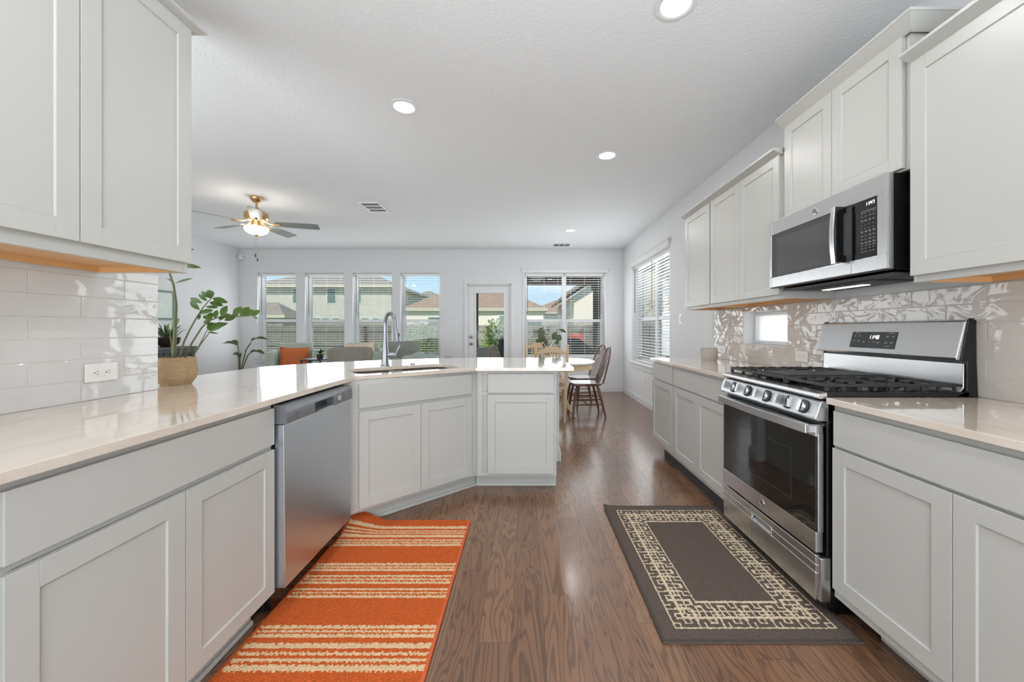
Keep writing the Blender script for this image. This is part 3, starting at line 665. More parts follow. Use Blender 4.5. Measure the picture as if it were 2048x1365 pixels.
# faucet
fb = UV(.335, .525)
fdir = Vector((.70, -.71)).normalized()
r = thing('kitchen_faucet', 'tall brushed nickel gooseneck faucet standing behind the sink', 'faucet', (fb[0], fb[1], .914))
MB().lathe([(0, 0), (.034, 0), (.034, .006), (.031, .01), (.0285, .012)], (0, 0, 0), 24).build('base_ring', 'nickel', r, smooth=True)
m = MB(); m.lathe([(.0285, .01), (.026, .05), (.023, .12), (.0165, .19), (.014, .25)], (0, 0, 0), 24); m.build('body', 'nickel', r, smooth=True)
pts = [(0, 0, .24)]; R = .082
for k in range(0, 15):
    a = PI - PI*k/14*1.0; pts.append((fdir.x*(R+R*math.cos(a)), fdir.y*(R+R*math.cos(a)), .315 + R*math.sin(a)))
pts.append((fdir.x*(2*R+.006), fdir.y*(2*R+.006), .28))
MB().tube(pts, .0135, 14).build('gooseneck', 'nickel', r, smooth=True)
e0 = Vector((fdir.x*(2*R+.004), fdir.y*(2*R+.004), .288)); e1 = Vector((fdir.x*(2*R+.030), fdir.y*(2*R+.030), .19))
hd = MB(); hd.tube([e0, e0.lerp(e1, .1), e0.lerp(e1, .55), e0.lerp(e1, .93), e1], [.0145, .0165, .0185, .0235, .0225], 16); hd = hd.build('spray_head', 'nickel', r, smooth=True)
bt = e0.lerp(e1, .5); MB().box(bt.x+.012, bt.x+.024, bt.y-.006, bt.y+.006, bt.z-.03, bt.z+.012).build('spray_button', 'dinkk', hd, bevel=.002)
u3 = Vector((.95, .30, 0)).normalized()
m = MB(); m.tube([Vector((0, 0, .085)), u3*.05+Vector((0, 0, .085)), u3*.078+Vector((0, 0, .083))], [.019, .018, .015], 14)
hh = m.build('handle_hub', 'nickel', r, smooth=True)
m = MB(); m.tube([u3*.07+Vector((0, 0, .086)), u3*.085+Vector((0, 0, .11)), u3*.10+Vector((0, 0, .145)), u3*.106+Vector((0, 0, .158))], [.008, .008, .012, .009], 10); m.build('lever', 'nickel', hh, smooth=True)
sp = UV(.56, .56)
tag(MB().lathe([(0, .007), (.014, .007), (.02, .004), (.021, 0)], (0, 0, 0), 20).build('faucet_hole_cover', 'nickel', loc=(sp[0], sp[1], .914), smooth=True), 'small round nickel hole cover on worktop behind the sink', 'hole cover')

# ------------------------------------------------------------------ tiled splashbacks
def tiles(name, ax, x, ylo, yhi, zlo, rows, pitch, tl, ph, label, m_, hole=None, sg=1, ztop=None):
    m = MB(); g = .0022
    if ax:
        m.mi = 1
        wl = MB()
    base_x = x
    for i in range(rows):
        z0 = zlo + i*pitch; z1 = min(z0 + pitch, ztop or 9)
        y = ph[i % 2]
        while y > ylo: y -= tl
        while y < yhi:
            a, b_ = max(y, ylo), min(y+tl, yhi); y += tl
            if b_-a < .012: continue
            segs = [(a, b_, z0, z1)]
            if hole:
                h0, h1, hz0, hz1 = hole; out = []
                for (a_, c_, q0, q1) in segs:
                    if c_ <= h0 or a_ >= h1 or q1 <= hz0+.004 or q0 >= hz1-.004: out.append((a_, c_, q0, q1)); continue
                    if a_ < h0-.012: out.append((a_, h0, q0, q1))
                    if c_ > h1+.012: out.append((h1, c_, q0, q1))
                    aa, cc = max(a_, h0), min(c_, h1)
                    if q0 < hz0-.006: out.append((aa, cc, q0, hz0))
                    if q1 > hz1+.006: out.append((aa, cc, hz1, q1))
                segs = out
            for (a_, c_, q0, q1) in segs:
                j = random.uniform(-.0004, .0006)
                m.mi = 0
                m.box(base_x + sg*.002, base_x + sg*(.0085+j), a_+g/2, c_-g/2, q0+g/2, q1-g/2)
    m.mi = 1
    Z1 = ztop or zlo+rows*pitch
    if hole:
        h0, h1, hz0, hz1 = hole
        for q in ((ylo, h0, zlo, Z1), (h1, yhi, zlo, Z1), (h0, h1, zlo, hz0), (h0, h1, hz1, Z1)): m.box(base_x, base_x+sg*.0062, *q)
    else: m.box(base_x, base_x+sg*.0062, ylo, yhi, zlo, Z1)
    return tag(m.build(name, [m_, 'grout'], bevel=.0018, seg=2), label, 'splashback')
tiles('tile_splashback', 0, XR, -.25, 3.758, .9135, 6, .0768, .2985, (1.687-.2985*8, 1.538-.2985*7)[::1], 'glossy wavy greige brick-bond tiles behind the stove', 'tileR', sw, sg=-1, ztop=1.377)
tiles('tile_splashback', 0, -1.71, -.19, 1.770, .9135, 7, .0808, .3135, (1.4637-.3135*6, 1.621-.3135*6), 'glossy pale brick-bond tiles on the left, around the near outlet', 'tileL', None, sg=1, ztop=1.442)

# ------------------------------------------------------------------ outlets and switches
def outlet(label, loc, rotz, horiz=True, w=.118, h=.072):
    r = thing('wall_outlet', label, 'outlet', loc, rotz)
    if not horiz: w, h = h, w
    B(-w/2, w/2, -.006, 0, -h/2, h/2).build('cover_plate', 'outlet', r, bevel=.003)
    for sgn in (-1, 1):
        cx, cz = (sgn*.0205, 0) if horiz else (0, sgn*.0205)
        m = MB(); m.mi = 0; m.lathe([(0, 0), (.0165, 0), (.0165, .002), (0, .0021)], (cx, -.0055, cz), 20, Matrix.Rotation(PI/2, 4, 'X'))
        if horiz:
            m.box(cx-.002, cx+.006, -.0085, -.0072, .0045, .0062, mi=1); m.box(cx-.002, cx+.006, -.0085, -.0072, -.0062, -.0045, mi=1); m.box(cx-.0105, cx-.0065, -.0085, -.0072, -.002, .002, mi=1)
        else:
            m.box(cx-.0062, cx-.0045, -.0085, -.0072, cz-.002, cz+.006, mi=1); m.box(cx+.0045, cx+.0062, -.0085, -.0072, cz-.002, cz+.006, mi=1); m.box(cx-.002, cx+.002, -.0085, -.0072, cz-.0105, cz-.0065, mi=1)
        m.build('socket', ['outlet', 'slot'], r)
    return r
o1 = outlet('white horizontal outlet on the left tiles near the potted plant', (-1.70, 1.53, 1.02), PI/2)
B(-.012, .010, -.0075, -.005, .022, .031).build('indicator_tag', 'outlet', o1)
outlet('white outlet on the right tiles between the little window and the stove', (XR-.009, 2.565, 1.011), -PI/2)
outlet('white outlet on the right tiles just behind the ribbed cream pot', (XR-.009, 3.60, 1.005), -PI/2)
outlet('white outlet low on the right wall below the side window', (XR, 5.98, .40), -PI/2, False)
r = thing('light_switch', 'white rocker switch on right wall beside the far wall cabinet', 'switch', (XR, 4.60, 1.32), -PI/2)
B(-.035, .035, -.006, 0, -.058, .058).build('cover_plate', 'outlet', r, bevel=.003); B(-.016, .016, -.010, -.006, -.033, .033).build('rocker', 'trim', r, bevel=.002)
r = thing('light_switch', 'white multi-gang switch plate on back wall left of the glazed door', 'switch', (-1.43, YB, 1.305), 0)
B(-.105, .105, -.006, 0, -.058, .058).build('cover_plate', 'trim', r, bevel=.003)
for k in range(4): B(-.085+k*.046, -.053+k*.046, -.010, -.006, -.033, .033).build('rocker', 'trim', r, bevel=.002)
r = thing('motion_sensor', 'small white motion sensor high in the far left corner', 'sensor', (XL+.03, YB-.03, 2.52), 0)
m = MB(); m.prism([(-.03, .03), (.05, .03), (.055, -.01), (.02, -.05), (-.02, -.05), (-.03, -.02)], 0, .09); m.build('housing', 'trim', r, bevel=.006)
MB().lathe([(0, -.01), (.02, -.006), (.024, .0)], (.02, -.01, 0), 14).build('lens', 'nickel', r, smooth=True)

# ------------------------------------------------------------------ seven-segment digits
SEG = {'0': 'abcdef', '1': 'bc', '4': 'fgbc', '7': 'abc', '8': 'abcdefg'}
def digits(m, txt, x0, z0, h, y, sl=.12):
    w = h*.5; t = h*.13; x = x0
    def seg(xa, za, xb, zb):
        m.box(min(xa, xb)-t/2, max(xa, xb)+t/2, y-.0006, y, min(za, zb)-t/2, max(za, zb)+t/2)
    for ch in txt:
        if ch == ':':
            m.box(x, x+t, y-.0006, y, z0+h*.25, z0+h*.25+t); m.box(x, x+t, y-.0006, y, z0+h*.65, z0+h*.65+t); x += t*2.2; continue
        P = {'a': (0, h, w, h), 'b': (w, h/2, w, h), 'c': (w, 0, w, h/2), 'd': (0, 0, w, 0), 'e': (0, 0, 0, h/2), 'f': (0, h/2, 0, h), 'g': (0, h/2, w, h/2)}
        for s_ in SEG[ch]: a = P[s_]; seg(x+a[0], z0+a[1], x+a[2], z0+a[3])
        x += w*1.62
def logo(name, loc, rad, parent, m_='chrome'):
    m = MB(); Rm = Matrix.Rotation(PI/2, 4, 'X')
    m.lathe([(0, 0), (rad, 0), (rad, .0025), (rad*.86, .0030), (rad*.84, .0018), (0, .0018)], loc, 28, Rm)
    m.mi = 1; x, y, z = loc
    G = [(x - rad*.1 + rad*.36*math.cos(a), y-.0022, z+rad*.36*math.sin(a)) for a in [math.radians(40+k*26) for k in range(12)]] + [(x-.02*rad, y-.0022, z-rad*.02)]
    m.tube(G, rad*.05, 5)
    E = [(x+rad*.42, y-.0022, z+rad*.34), (x+rad*.16, y-.0022, z+rad*.30), (x+rad*.12, y-.0022, z+.06*rad), (x+rad*.32, y-.0022, z+.02*rad), (x+rad*.1, y-.0022, z-.06*rad), (x+rad*.12, y-.0022, z-.34*rad), (x+rad*.42, y-.0022, z-.36*rad)]
    m.tube(E, rad*.05, 5)
    return m.build(name, [m_, 'dinkk'], parent, smooth=True)

# ------------------------------------------------------------------ stove (local: x to viewer, y into the wall, z up)
ST = thing('gas_range', 'stainless steel gas range with black glass oven door, on the right', 'stove', (1.215, 2.326, 0), -PI/2)
w = .76
m = MB(); m.box(.004, w-.004, .02, .63, .045, .914); m.box(.03, w-.03, .06, .55, 0, .045); m.box(0.0, w, .02, .60, .80, .905)
m.build('body', 'black', ST, bevel=.003)
# storage drawer
m = wall(MB(), 'y', -.016, .0, .004, w-.018, .068, .256, [(.295, .455, .185, .218)])
m.box(.004, w-.018, .009, .018, .068, .25); m.box(w-.018, w, -.008, .035, .072, .252)
dr = m.build('storage_drawer', 'steel', ST, bevel=.004, seg=3)
m = MB(); m.box(.295, .455, .004, .008, .185, .218); m.prism([(-.016, .186), (.004, .186), (.004, .200), (-.010, .190)], .297, .453, 'x')
for q in ((.290, .460, .180, .186), (.290, .460, .217, .223), (.290, .296, .186, .217), (.454, .460, .186, .217)): m.box(q[0], q[1], -.0195, -.012, q[2], q[3])
m.build('pull_recess', 'steel', dr, bevel=.002)
# oven door
m = MB(); m.box(.004, w-.014, -.018, .012, .268, .352); m.box(.004, .012, -.018, .012, .352, .76); m.box(w-.014, w-.010, -.012, .012, .352, .76)
m.box(.004, w-.012, -.020, .012, .748, .795)
od = m.build('oven_door', 'steel', ST, bevel=.003)
B(.012, w-.014, -.0185, .010, .352, .75).build('door_glass', 'bglass', od, bevel=.002)
m = MB()
for q in ((.14, .60, .43, .432), (.14, .60, .655, .657), (.14, .142, .43, .657), (.598, .60, .43, .657)): m.box(q[0], q[1], -.0189, -.0184, q[2], q[3])
m.build('window_border', 'toe', od)
logo('brand_badge', (.385, -.018, .312), .017, od)
# door top ledge with vents
m = wall(MB(), 'y', 0, .001, 0, 1, 0, 1, [(0, 1, 0, 1)]) if False else MB()
m.box(.004, w-.012, -.044, .018, .7925, .7985)
m.build('door_ledge', 'steel', od)
m = MB()
for a, b_ in ((.10, .16), (.19, .35), (.38, .54), (.57, .64)):
    m.box(a, b_, -.030, -.024, .7982, .7995)
    if b_-a > .1: m.box(a, b_, -.016, -.010, .7982, .7995)
m.build('vent_slot', 'black', od)
# curved flat handle
m = MB(); n = 16; prev = None
for k in range(n+1):
    t = k/n; x = .012 + t*(w-.04); y = -.052 - .012*math.sin(PI*t)
    ring = [m.bm.verts.new(p) for p in ((x, y, .757), (x, y, .797), (x, y+.012, .797), (x, y+.012, .757))]
    if prev:
        for i in range(4): m._f([prev[i], prev[(i+1) % 4], ring[(i+1) % 4], ring[i]])
    else: m._f(ring)
    prev = ring
m._f(prev)
m.box(.012, .035, -.045, -.018, .758, .796); m.box(w-.055, w-.03, -.045, -.018, .758, .796)
m.build('door_handle', 'steel', ST, bevel=.003)
# slanted control panel
prof = [(.03, .812), (-.024, .815), (-.032, .824), (-.008, .892), (.0, .898), (.05, .898)]
MB().prism(prof, .0, w, 'x').build('control_panel', 'steel', ST, bevel=.003)
sl = math.atan2(.022, .058)
for kx in (.126, .262, .424, .583, .678):
    Rk = Matrix.Rotation(PI/2 - sl*.9, 4, 'X')
    base = Vector((kx, -.021, .861))
    m = MB(); m.lathe([(.0, 0), (.030, 0), (.030, .004), (.024, .006)], base, 26, Rk); m.mi = 1
    m.lathe([(.0225, .004), (.0215, .014), (.019, .018), (0, .019)], base, 26, Rk)
    hb = Matrix.Rotation(-sl*.9, 4, 'X')
    pts_ = []
    for zz in (-1, 1):
        for (dx, dy) in ((-.009, -.062), (.009, -.062), (.011, -.022), (-.011, -.022)):
            pts_.append(base + hb @ Vector((dx, dy, zz*.023)))
    m.hexa(pts_)
    m.build('knob', ['dinkk', 'steel'], ST, smooth=True)
# cooktop
m = MB(); m.prism([(-.012, .905), (-.020, .912), (-.018, .928), (.02, .934), (.02, .905)], .0, w, 'x')
m.build('cooktop_rim', 'steel', ST, bevel=.003)
m = MB(); m.box(0, w, .018, .60, .905, .934); m.box(.03, w-.03, .03, .56, .934, .936)
m.build('cooktop', 'black', ST, bevel=.003)
for bx, by, br in ((.15, .14, .045), (.15, .42, .038), (.38, .28, .05), (.61, .14, .045), (.61, .42, .035)):
    m = MB(); m.lathe([(.0, .936), (br, .936), (br, .944), (br*.85, .946), (br*.8, .953), (0, .955)], (bx, by, 0), 22); m.build('burner', 'castiron', ST, smooth=True)
def grate(x0, x1, plate=False):
    m = MB(); z0, z1 = .953, .966; t = .012
    y0, y1 = .022, .565
    m.box(x0, x1, y0, y0+t, z0, z1); m.box(x0, x1, y1-t, y1, z0, z1); m.box(x0, x0+t, y0+t, y1-t, z0, z1); m.box(x1-t, x1, y0+t, y1-t, z0, z1)
    n = 8
    for xe in (x0, x1-t):
        for k in range(n+1):
            y = y0 + (y1-y0-t)*k/n; m.box(xe+.0008, xe+t-.0008, y+.0008, (y+t*1.4 if k < n else y+t)-.0008, .936, z0-.0002)
    cx = (x0+x1)/2
    if plate: m.box(x0+.02, x1-.02, y0+.03, y1-.03, .960, .972); m.box(x0, x1, (y0+y1)/2-.006, (y0+y1)/2+.006, z0, z1)
    else:
        m.box(x0+t, x1-t, .275, .287, z0, z1-.0005)
        for cy in (.14, .42):
            for a in range(8):
                aa = a*PI/4; r0 = .030; r1 = .085 if a % 2 else .10
                m.bar((cx+math.cos(aa)*r0, cy+math.sin(aa)*r0, .963), (cx+math.cos(aa)*r1, cy+math.sin(aa)*r1, .963), .010, .012)
        for q in (.06, .14, .22, .34, .42, .50):
            m.box(x0+.001, cx-.075, q-.005, q+.005, z0+.002, z1+.003); m.box(cx+.075, x1-.001, q-.005, q+.005, z0+.002, z1+.003)
    return m.build('grate', 'castiron', ST, bevel=.002)
grate(.012, .262); grate(.266, .494, True); grate(.498, .748)
# backguard
MB().prism([(.575, .934), (.588, .95), (.590, 1.052), (.60, 1.052), (.60, .934)], .006, w-.012, 'x').build('backsplash_panel', 'steel', ST, bevel=.003)
m = MB(); m.prism([(.54, .914), (.592, .94), (.592, 1.06), (.566, 1.066), (.597, 1.23), (.606, 1.237), (.622, 1.237), (.638, .914)], w-.006, w, 'x'); m.prism([(.54, .914), (.592, .94), (.592, 1.06), (.566, 1.066), (.597, 1.23), (.606, 1.237), (.622, 1.237), (.638, .914)], 0, .006, 'x')
m.prism([(.60, .914), (.60, 1.07), (.615, 1.232), (.638, 1.232), (.642, .914)], .006, w-.006, 'x')
m.build('backguard_end', 'black', ST, bevel=.002)
m = MB(); P0 = (.553, 1.064); P1 = (.594, 1.229)
m.prism([P0, (.550, 1.074), (.588, 1.226), P1, (.612, 1.232), (.604, 1.064)], .0, w-.004, 'x')
m.build('console', 'steel', ST, bevel=.004, seg=3)
# display panel lies on the slanted console
dn = Vector((0, .038, .152)).normalized()
DP = bpy.data.objects.new('display', None)
a_sl = math.atan2(.038, .152)
disp = B(.232, .488, -.0012, .002, .022, .108).build('display_panel', 'dinkk', ST, bevel=.0005)
disp.location = (0, .5500, 1.074); disp.rotation_euler = (-a_sl, 0, 0)
m = MB(); digits(m, '11:48', .338, .072, .017, -.0015); m.build('clock_digits', 'lcd', disp)
m = MB()
for (x, z, l) in [(.25, .101, .03), (.25, .087, .010), (.275, .087, .012), (.442, .101, .03), (.43, .086, .018), (.462, .086, .012), (.246, .060, .011), (.272, .060, .016), (.305, .056, .014), (.342, .056, .006), (.366, .056, .007), (.385, .054, .018), (.43, .054, .015), (.458, .055, .015), (.43, .034, .034)]:
    m.box(x, x+l, -.0016, -.001, z, z+.0016)
    if l < .02: m.box(x+.001, x+l-.001, -.0016, -.001, z-.0045, z-.003)
m.build('panel_text', 'ink', disp)

# ------------------------------------------------------------------ microwave
MW = thing('microwave', 'stainless over-the-range microwave under the tall wall cabinet', 'microwave', (1.478, 2.322, 1.385), -PI/2)
w = .752
m = MB(); m.prism([(.03, .056), (.03, .452), (.38, .452), (.38, .046)], .002, w-.002, 'x'); m.build('body', 'black', MW, bevel=.002)
m = MB(); zt, zb = .452, .058
m = wall(MB(), 'y', 0, .03, 0, .583, zb, zt, [(.018, .583, .118, .372)]); dm = m.build('door', 'steel', MW, bevel=.0025)
m = wall(MB(), 'y', 0, .03, .585, w, zb, zt, [(.585, .712, .118, .372)]); m.box(w, w+.0015, .006, .03, zb, zt); m.build('front_frame', 'steel', MW, bevel=.0025)
B(.018, .583, .004, .026, .118, .372).build('door_window', 'mwglass', dm)
m = MB()
for q in ((.018, .06, .118, .372), (.06, .50, .118, .128), (.06, .50, .345, .372), (.50, .583, .118, .372)): m.box(q[0], q[1], .0035, .006, q[2], q[3])
m.build('window_border', 'toe', dm)
cp = B(.585, .712, .002, .026, .118, .372).build('control_panel', 'bglass', MW, bevel=.001)
m = MB(); digits(m, '11:47', .655, .345, .013, .0015); m.build('clock_digits', 'lcd', cp)
m = MB(); random.seed(3)
for rr, z in enumerate((.322, .314, .300, .283, .262, .247, .235, .215, .200, .186, .172, .160, .146)):
    for cc in range(4):
        x = .632 + cc*.019
        l = .004 if rr in (4, 5) else random.uniform(.007, .013)
        if rr == 0: l = .017
        m.box(x, x+l, .0012, .002, z, z+.0014)
        if rr in (3, 6, 9): m.box(x+.001, x+l-.001, .0012, .002, z-.004, z-.0028)
m.build('button_text', 'ink', cp)
logo('brand_badge', (.366, 0, .412), .017, MW)
m = MB(); n = 14; prev = None
for k in range(n+1):
    t = k/n; z = .112+t*.268; y = -.040 - .010*math.sin(PI*t)
    ring = [m.bm.verts.new(p) for p in ((.518, y, z), (.545, y-.002, z), (.545, y+.009, z), (.518, y+.009, z))]
    if prev:
        for i in range(4): m._f([prev[i], prev[(i+1) % 4], ring[(i+1) % 4], ring[i]])
    else: m._f(ring)
    prev = ring
m._f(prev)
hd = m.build('handle', 'steel', MW, bevel=.002)
m = MB(); m.box(.535, .552, -.042, .004, .118, .15); m.box(.535, .552, -.042, .004, .345, .376); m.box(.543, .553, -.044, -.008, .15, .345); m.build('handle_bracket', 'black', hd, bevel=.002)
# underside with lamp
m = MB(); m.box(.0, w, .008, .03, .054, .060); m.box(.03, w-.03, .06, .37, .038, .048); m.box(.10, .55, .13, .32, .030, .038)
m.build('underside', 'chmetal', MW, bevel=.002)
m = MB(); m.box(.16, .42, .195, .235, .0275, .030); m.build('hood_lamp', 'hoodled', MW)
m = MB()
for k in range(5): m.box(.57, .72, .14+k*.022, .15+k*.022, .0365, .038)
m.build('grease_filter', 'black', MW)

# ------------------------------------------------------------------ dishwasher (faces +x)
DW = thing('dishwasher', 'stainless dishwasher with recessed pocket handle, left of the sink', 'dishwasher', (-1.0, 1.588, 0), PI/2)
w = .598
m = MB(); m.box(.0, w, .05, .58, .10, .87); m.box(.02, w-.02, .10, .5, 0, .1); m.build('body', 'dwbody', DW)
m = MB(); m.prism([(0, .118), (.003, .114), (.045, .114), (.045, .794), (.006, .794)], .002, w-.002, 'x'); m.build('door_panel', 'dwsteel', DW, bevel=.004, seg=3)
hx0, hx1 = .215, .39
prof = [(.05, .797), (-.004, .797), (-.006, .805), (-.006, .85), (.002, .868), (.018, .876), (.05, .876)]
m = MB(); m.prism(prof, 0, hx0, 'x'); m.prism(prof, hx1, w, 'x')
m.prism([(.05, .797), (-.004, .797), (-.006, .803), (.018, .806), (.05, .806)], hx0, hx1, 'x')
m.prism([(.05, .841), (.012, .841), (-.006, .846), (-.006, .85), (.002, .868), (.018, .876), (.05, .876)], hx0, hx1, 'x')
cpn = m.build('control_panel', 'dwpanel', DW, smooth=True)
m = MB(); m.box(hx0, hx1, .03, .048, .80, .845); m.build('pocket_handle', 'dinkk', DW)
m = MB(); m.tube([(hx0+.012, -.0065, .834), (hx0+.004, -.007, .82), (hx0+.01, -.007, .808), (hx0+.03, -.007, .803), (hx1-.03, -.007, .803), (hx1-.008, -.007, .808), (hx1-.003, -.007, .822)], .0018, 6); m.build('pocket_lip', 'chrome', cpn, smooth=True)
m = MB()
for (x, z, l, h) in [(.42, .85, .004, .002), (.43, .846, .012, .002), (.446, .846, .004, .002), (.42, .832, .012, .002), (.478, .842, .010, .006), (.50, .846, .004, .002), (.515, .850, .004, .002), (.53, .852, .004, .002), (.545, .853, .004, .002), (.56, .84, .010, .006), (.478, .825, .008, .002), (.425, .812, .012, .002), (.5, .83, .006, .002), (.07, .83, .012, .002), (.068, .834, .016, .0015)]:
    m.box(x, x+l, -.0068, -.0058, z, z+h)
m.build('panel_text', 'dinkk', cpn)
m = MB(); m.box(.435, .468, -.0068, -.0058, .816, .838); m.build('start_label', 'ink', cpn)
logo('brand_badge', (.075, -.006, .828), .009, DW, 'dwpanel')
m = MB(); m.box(.0, w, .06, .075, .02, .112); m.build('toe_panel', 'black', DW)

# ------------------------------------------------------------------ ceiling fittings
def downlight(label, x, y, power, r0=.072):
    r = thing('recessed_light', label, 'ceiling light', (x, y, H), 0, 'round recessed ceiling lights')
    MB().lathe([(r0+.026, 0), (r0+.026, -.004), (r0+.018, -.008), (r0, -.006), (r0-.004, -.002)], (0, 0, 0), 32).build('trim_ring', 'trim', r, smooth=True)
    MB().lathe([(0, -.0035), (r0-.006, -.0035), (r0, -.001)], (0, 0, 0), 32).build('lens', 'led', r)
    light('downlight_lamp', 'AREA', (0, 0, -.012), (0, 0, 0), power, shape='DISK', size=.13, color=(1, .985, .96)).parent = r
    return r
PW = 6.3
downlight('lit round recessed light at the top edge of the photo, above the stove side', .713, 1.819, PW)
downlight('lit round recessed light above the sink, left of the others', -.848, 2.659, PW)
downlight('lit round recessed light in the middle of the right-hand row', .72, 3.398, PW)
downlight('lit round recessed light farthest away, near the dining table', .693, 5.96, PW)
downlight('added recessed light out of view on the left, brightening the room', -.85, .3, PW)  # this one and the next are added out of view for brightness
downlight('added recessed light out of view on the right, brightening the room', .72, .1, PW)
r = thing('ceiling_vent', 'white square air vent in ceiling between fan and kitchen lights', 'vent', (-1.915, 4.825, H))
def frame4(x0, x1, y0, y1, t, z0, z1):
    m = MB(); m.box(x0, x1, y0, y0+t, z0, z1); m.box(x0, x1, y1-t, y1, z0, z1); m.box(x0, x0+t, y0+t, y1-t, z0, z1); m.box(x1-t, x1, y0+t, y1-t, z0, z1); return m
frame4(-.13, .13, -.20, .20, .025, -.008, 0).build('frame', 'trim', r, bevel=.002)
m = MB()
for sct in range(3):
    for k in range(7):
        y = -.165 + sct*.118 + k*.0145; zt = -.002
        m.hexa([(-.105, y, -.007), (.105, y, -.007), (.105, y+.002, -.007), (-.105, y+.002, -.007), (-.105, y+.009, zt), (.105, y+.009, zt), (.105, y+.011, zt), (-.105, y+.011, zt)])
    m.box(-.105, .105, -.178+sct*.118, -.162+sct*.118, -.0085, -.001)
m.build('louvers', 'trim', r)
B(-.105, .105, -.175, .175, -.0015, -.0005).build('duct_backing', 'dwpanel', r)
r = thing('ceiling_vent', 'narrow white air vent in ceiling near the dining window', 'vent', (.65, 6.98, H))
frame4(-.16, .16, -.11, .11, .02, -.008, 0).build('frame', 'trim', r, bevel=.002)
B(-.14, .14, -.09, .09, -.0015, -.0005).build('duct_backing', 'toe', r)
m = MB()
for x in (-.05, .045): m.box(x, x+.012, -.09, .09, -.008, -.001)
for k in range(9): m.hexa([(-.14, -.088+k*.02, -.007), (.14, -.088+k*.02, -.007), (.14, -.086+k*.02, -.007), (-.14, -.086+k*.02, -.007), (-.14, -.08+k*.02, -.002), (.14, -.08+k*.02, -.002), (.14, -.078+k*.02, -.002), (-.14, -.078+k*.02, -.002)])
m.build('louvers', 'trim', r)
# ceiling fan
FN = thing('ceiling_fan', 'five-blade brass ceiling fan with lit bowl lamp over the living area', 'ceiling fan', (-3.153, 4.475, H))
MB().lathe([(.0, 0), (.068, 0), (.068, -.012), (.058, -.035), (.035, -.062), (.0, -.064)], (0, 0, 0), 28).build('canopy', 'brass', FN, smooth=True)
MB().cyl((0, 0, -.05), (0, 0, -.17), .012, seg=14).build('downrod', 'brass', FN, smooth=True)
MB().lathe([(0, -.13), (.03, -.13), (.045, -.15), (.09, -.165), (.115, -.18), (.122, -.20), (.122, -.245), (.105, -.262), (.09, -.275), (.06, -.285), (0, -.287)], (0, 0, 0), 32).build('motor_housing', 'brass', FN, smooth=True)
MB().lathe([(0, -.285), (.05, -.285), (.052, -.33), (.07, -.34), (.11, -.348), (.11, -.355), (0, -.357)], (0, 0, 0), 28).build('light_kit', 'brass', FN, smooth=True)
MB().lathe([(.112, -.35), (.122, -.355), (.124, -.375), (.112, -.405), (.07, -.432), (.02, -.44), (0, -.441)], (0, 0, 0), 32).build('glass_bowl', 'bowlglass', FN, smooth=True)
MB().lathe([(0, -.435), (.022, -.44), (.02, -.448), (.008, -.452), (.007, -.462), (0, -.465)], (0, 0, 0), 14).build('finial', 'brass', FN, smooth=True)
for k in range(5):
    a = math.radians(16+72*k); bl = MB(); n = 10; pitch = -math.radians(13); rows = []
    for i in range(n+1):
        t = i/n; rr = .19 + t*.47; hw = .05 + .017*math.sin(min(t*1.3, 1)*PI/2)
        if i == n: hw *= .84
        if i == n-1: hw *= 1.0
        row = []
        for s_ in (-1, 1):
            x = rr; y = s_*hw; z = -.297 + s_*hw*math.tan(pitch)
            row.append((x*math.cos(a)-y*math.sin(a), x*math.sin(a)+y*math.cos(a), z))
        rows.append(row)
    T = [[bl.bm.verts.new(p) for p in row] for row in rows]; Bt = [[bl.bm.verts.new((p[0], p[1], p[2]-.006)) for p in row] for row in rows]
    for i in range(n):
        bl._f([T[i][0], T[i+1][0], T[i+1][1], T[i][1]]); bl._f([Bt[i][0], Bt[i][1], Bt[i+1][1], Bt[i+1][0]])
        bl._f([T[i][0], Bt[i][0], Bt[i+1][0], T[i+1][0]]); bl._f([T[i][1], T[i+1][1], Bt[i+1][1], Bt[i][1]])
    bl._f([T[0][0], T[0][1], Bt[0][1], Bt[0][0]]); bl._f([T[n][0], Bt[n][0], Bt[n][1], T[n][1]])
    bo = bl.build('blade', 'fanblade', FN)
    br = MB(); ca, sa = math.cos(a), math.sin(a)
    br.tube([(ca*.08, sa*.08, -.27), (ca*.13, sa*.13, -.30), (ca*.19, sa*.19, -.308), (ca*.24, sa*.24, -.306)], [.012, .010, .012, .016], 8)
    br.build('blade_bracket', 'brass', bo, smooth=True)
for dx, zz in ((-.012, -.66), (.012, -.71)):
    ch = MB(); ch.cyl((dx, 0, -.45), (dx, 0, zz), .0016, seg=6); co_ = ch.build('pull_chain', 'brass', FN)
    MB().lathe([(0, zz), (.007, zz-.004), (.008, zz-.03), (.004, zz-.042), (0, zz-.043)], (dx, 0, 0), 10).build('chain_fob', 'chmetal', co_, smooth=True)
l_ = light('fan_lamp_up', 'POINT', (0.0, 0, -.318), (0, 0, 0), 6, shadow_soft_size=.03, color=(1, .93, .84)); l_.parent = FN
for k in range(3):
    a = math.radians(52+120*k); l_ = light('fan_lamp', 'POINT', (.14*math.cos(a), .14*math.sin(a), -.335), (0, 0, 0), 2.2, shadow_soft_size=.03, color=(1, .93, .84)); l_.parent = FN

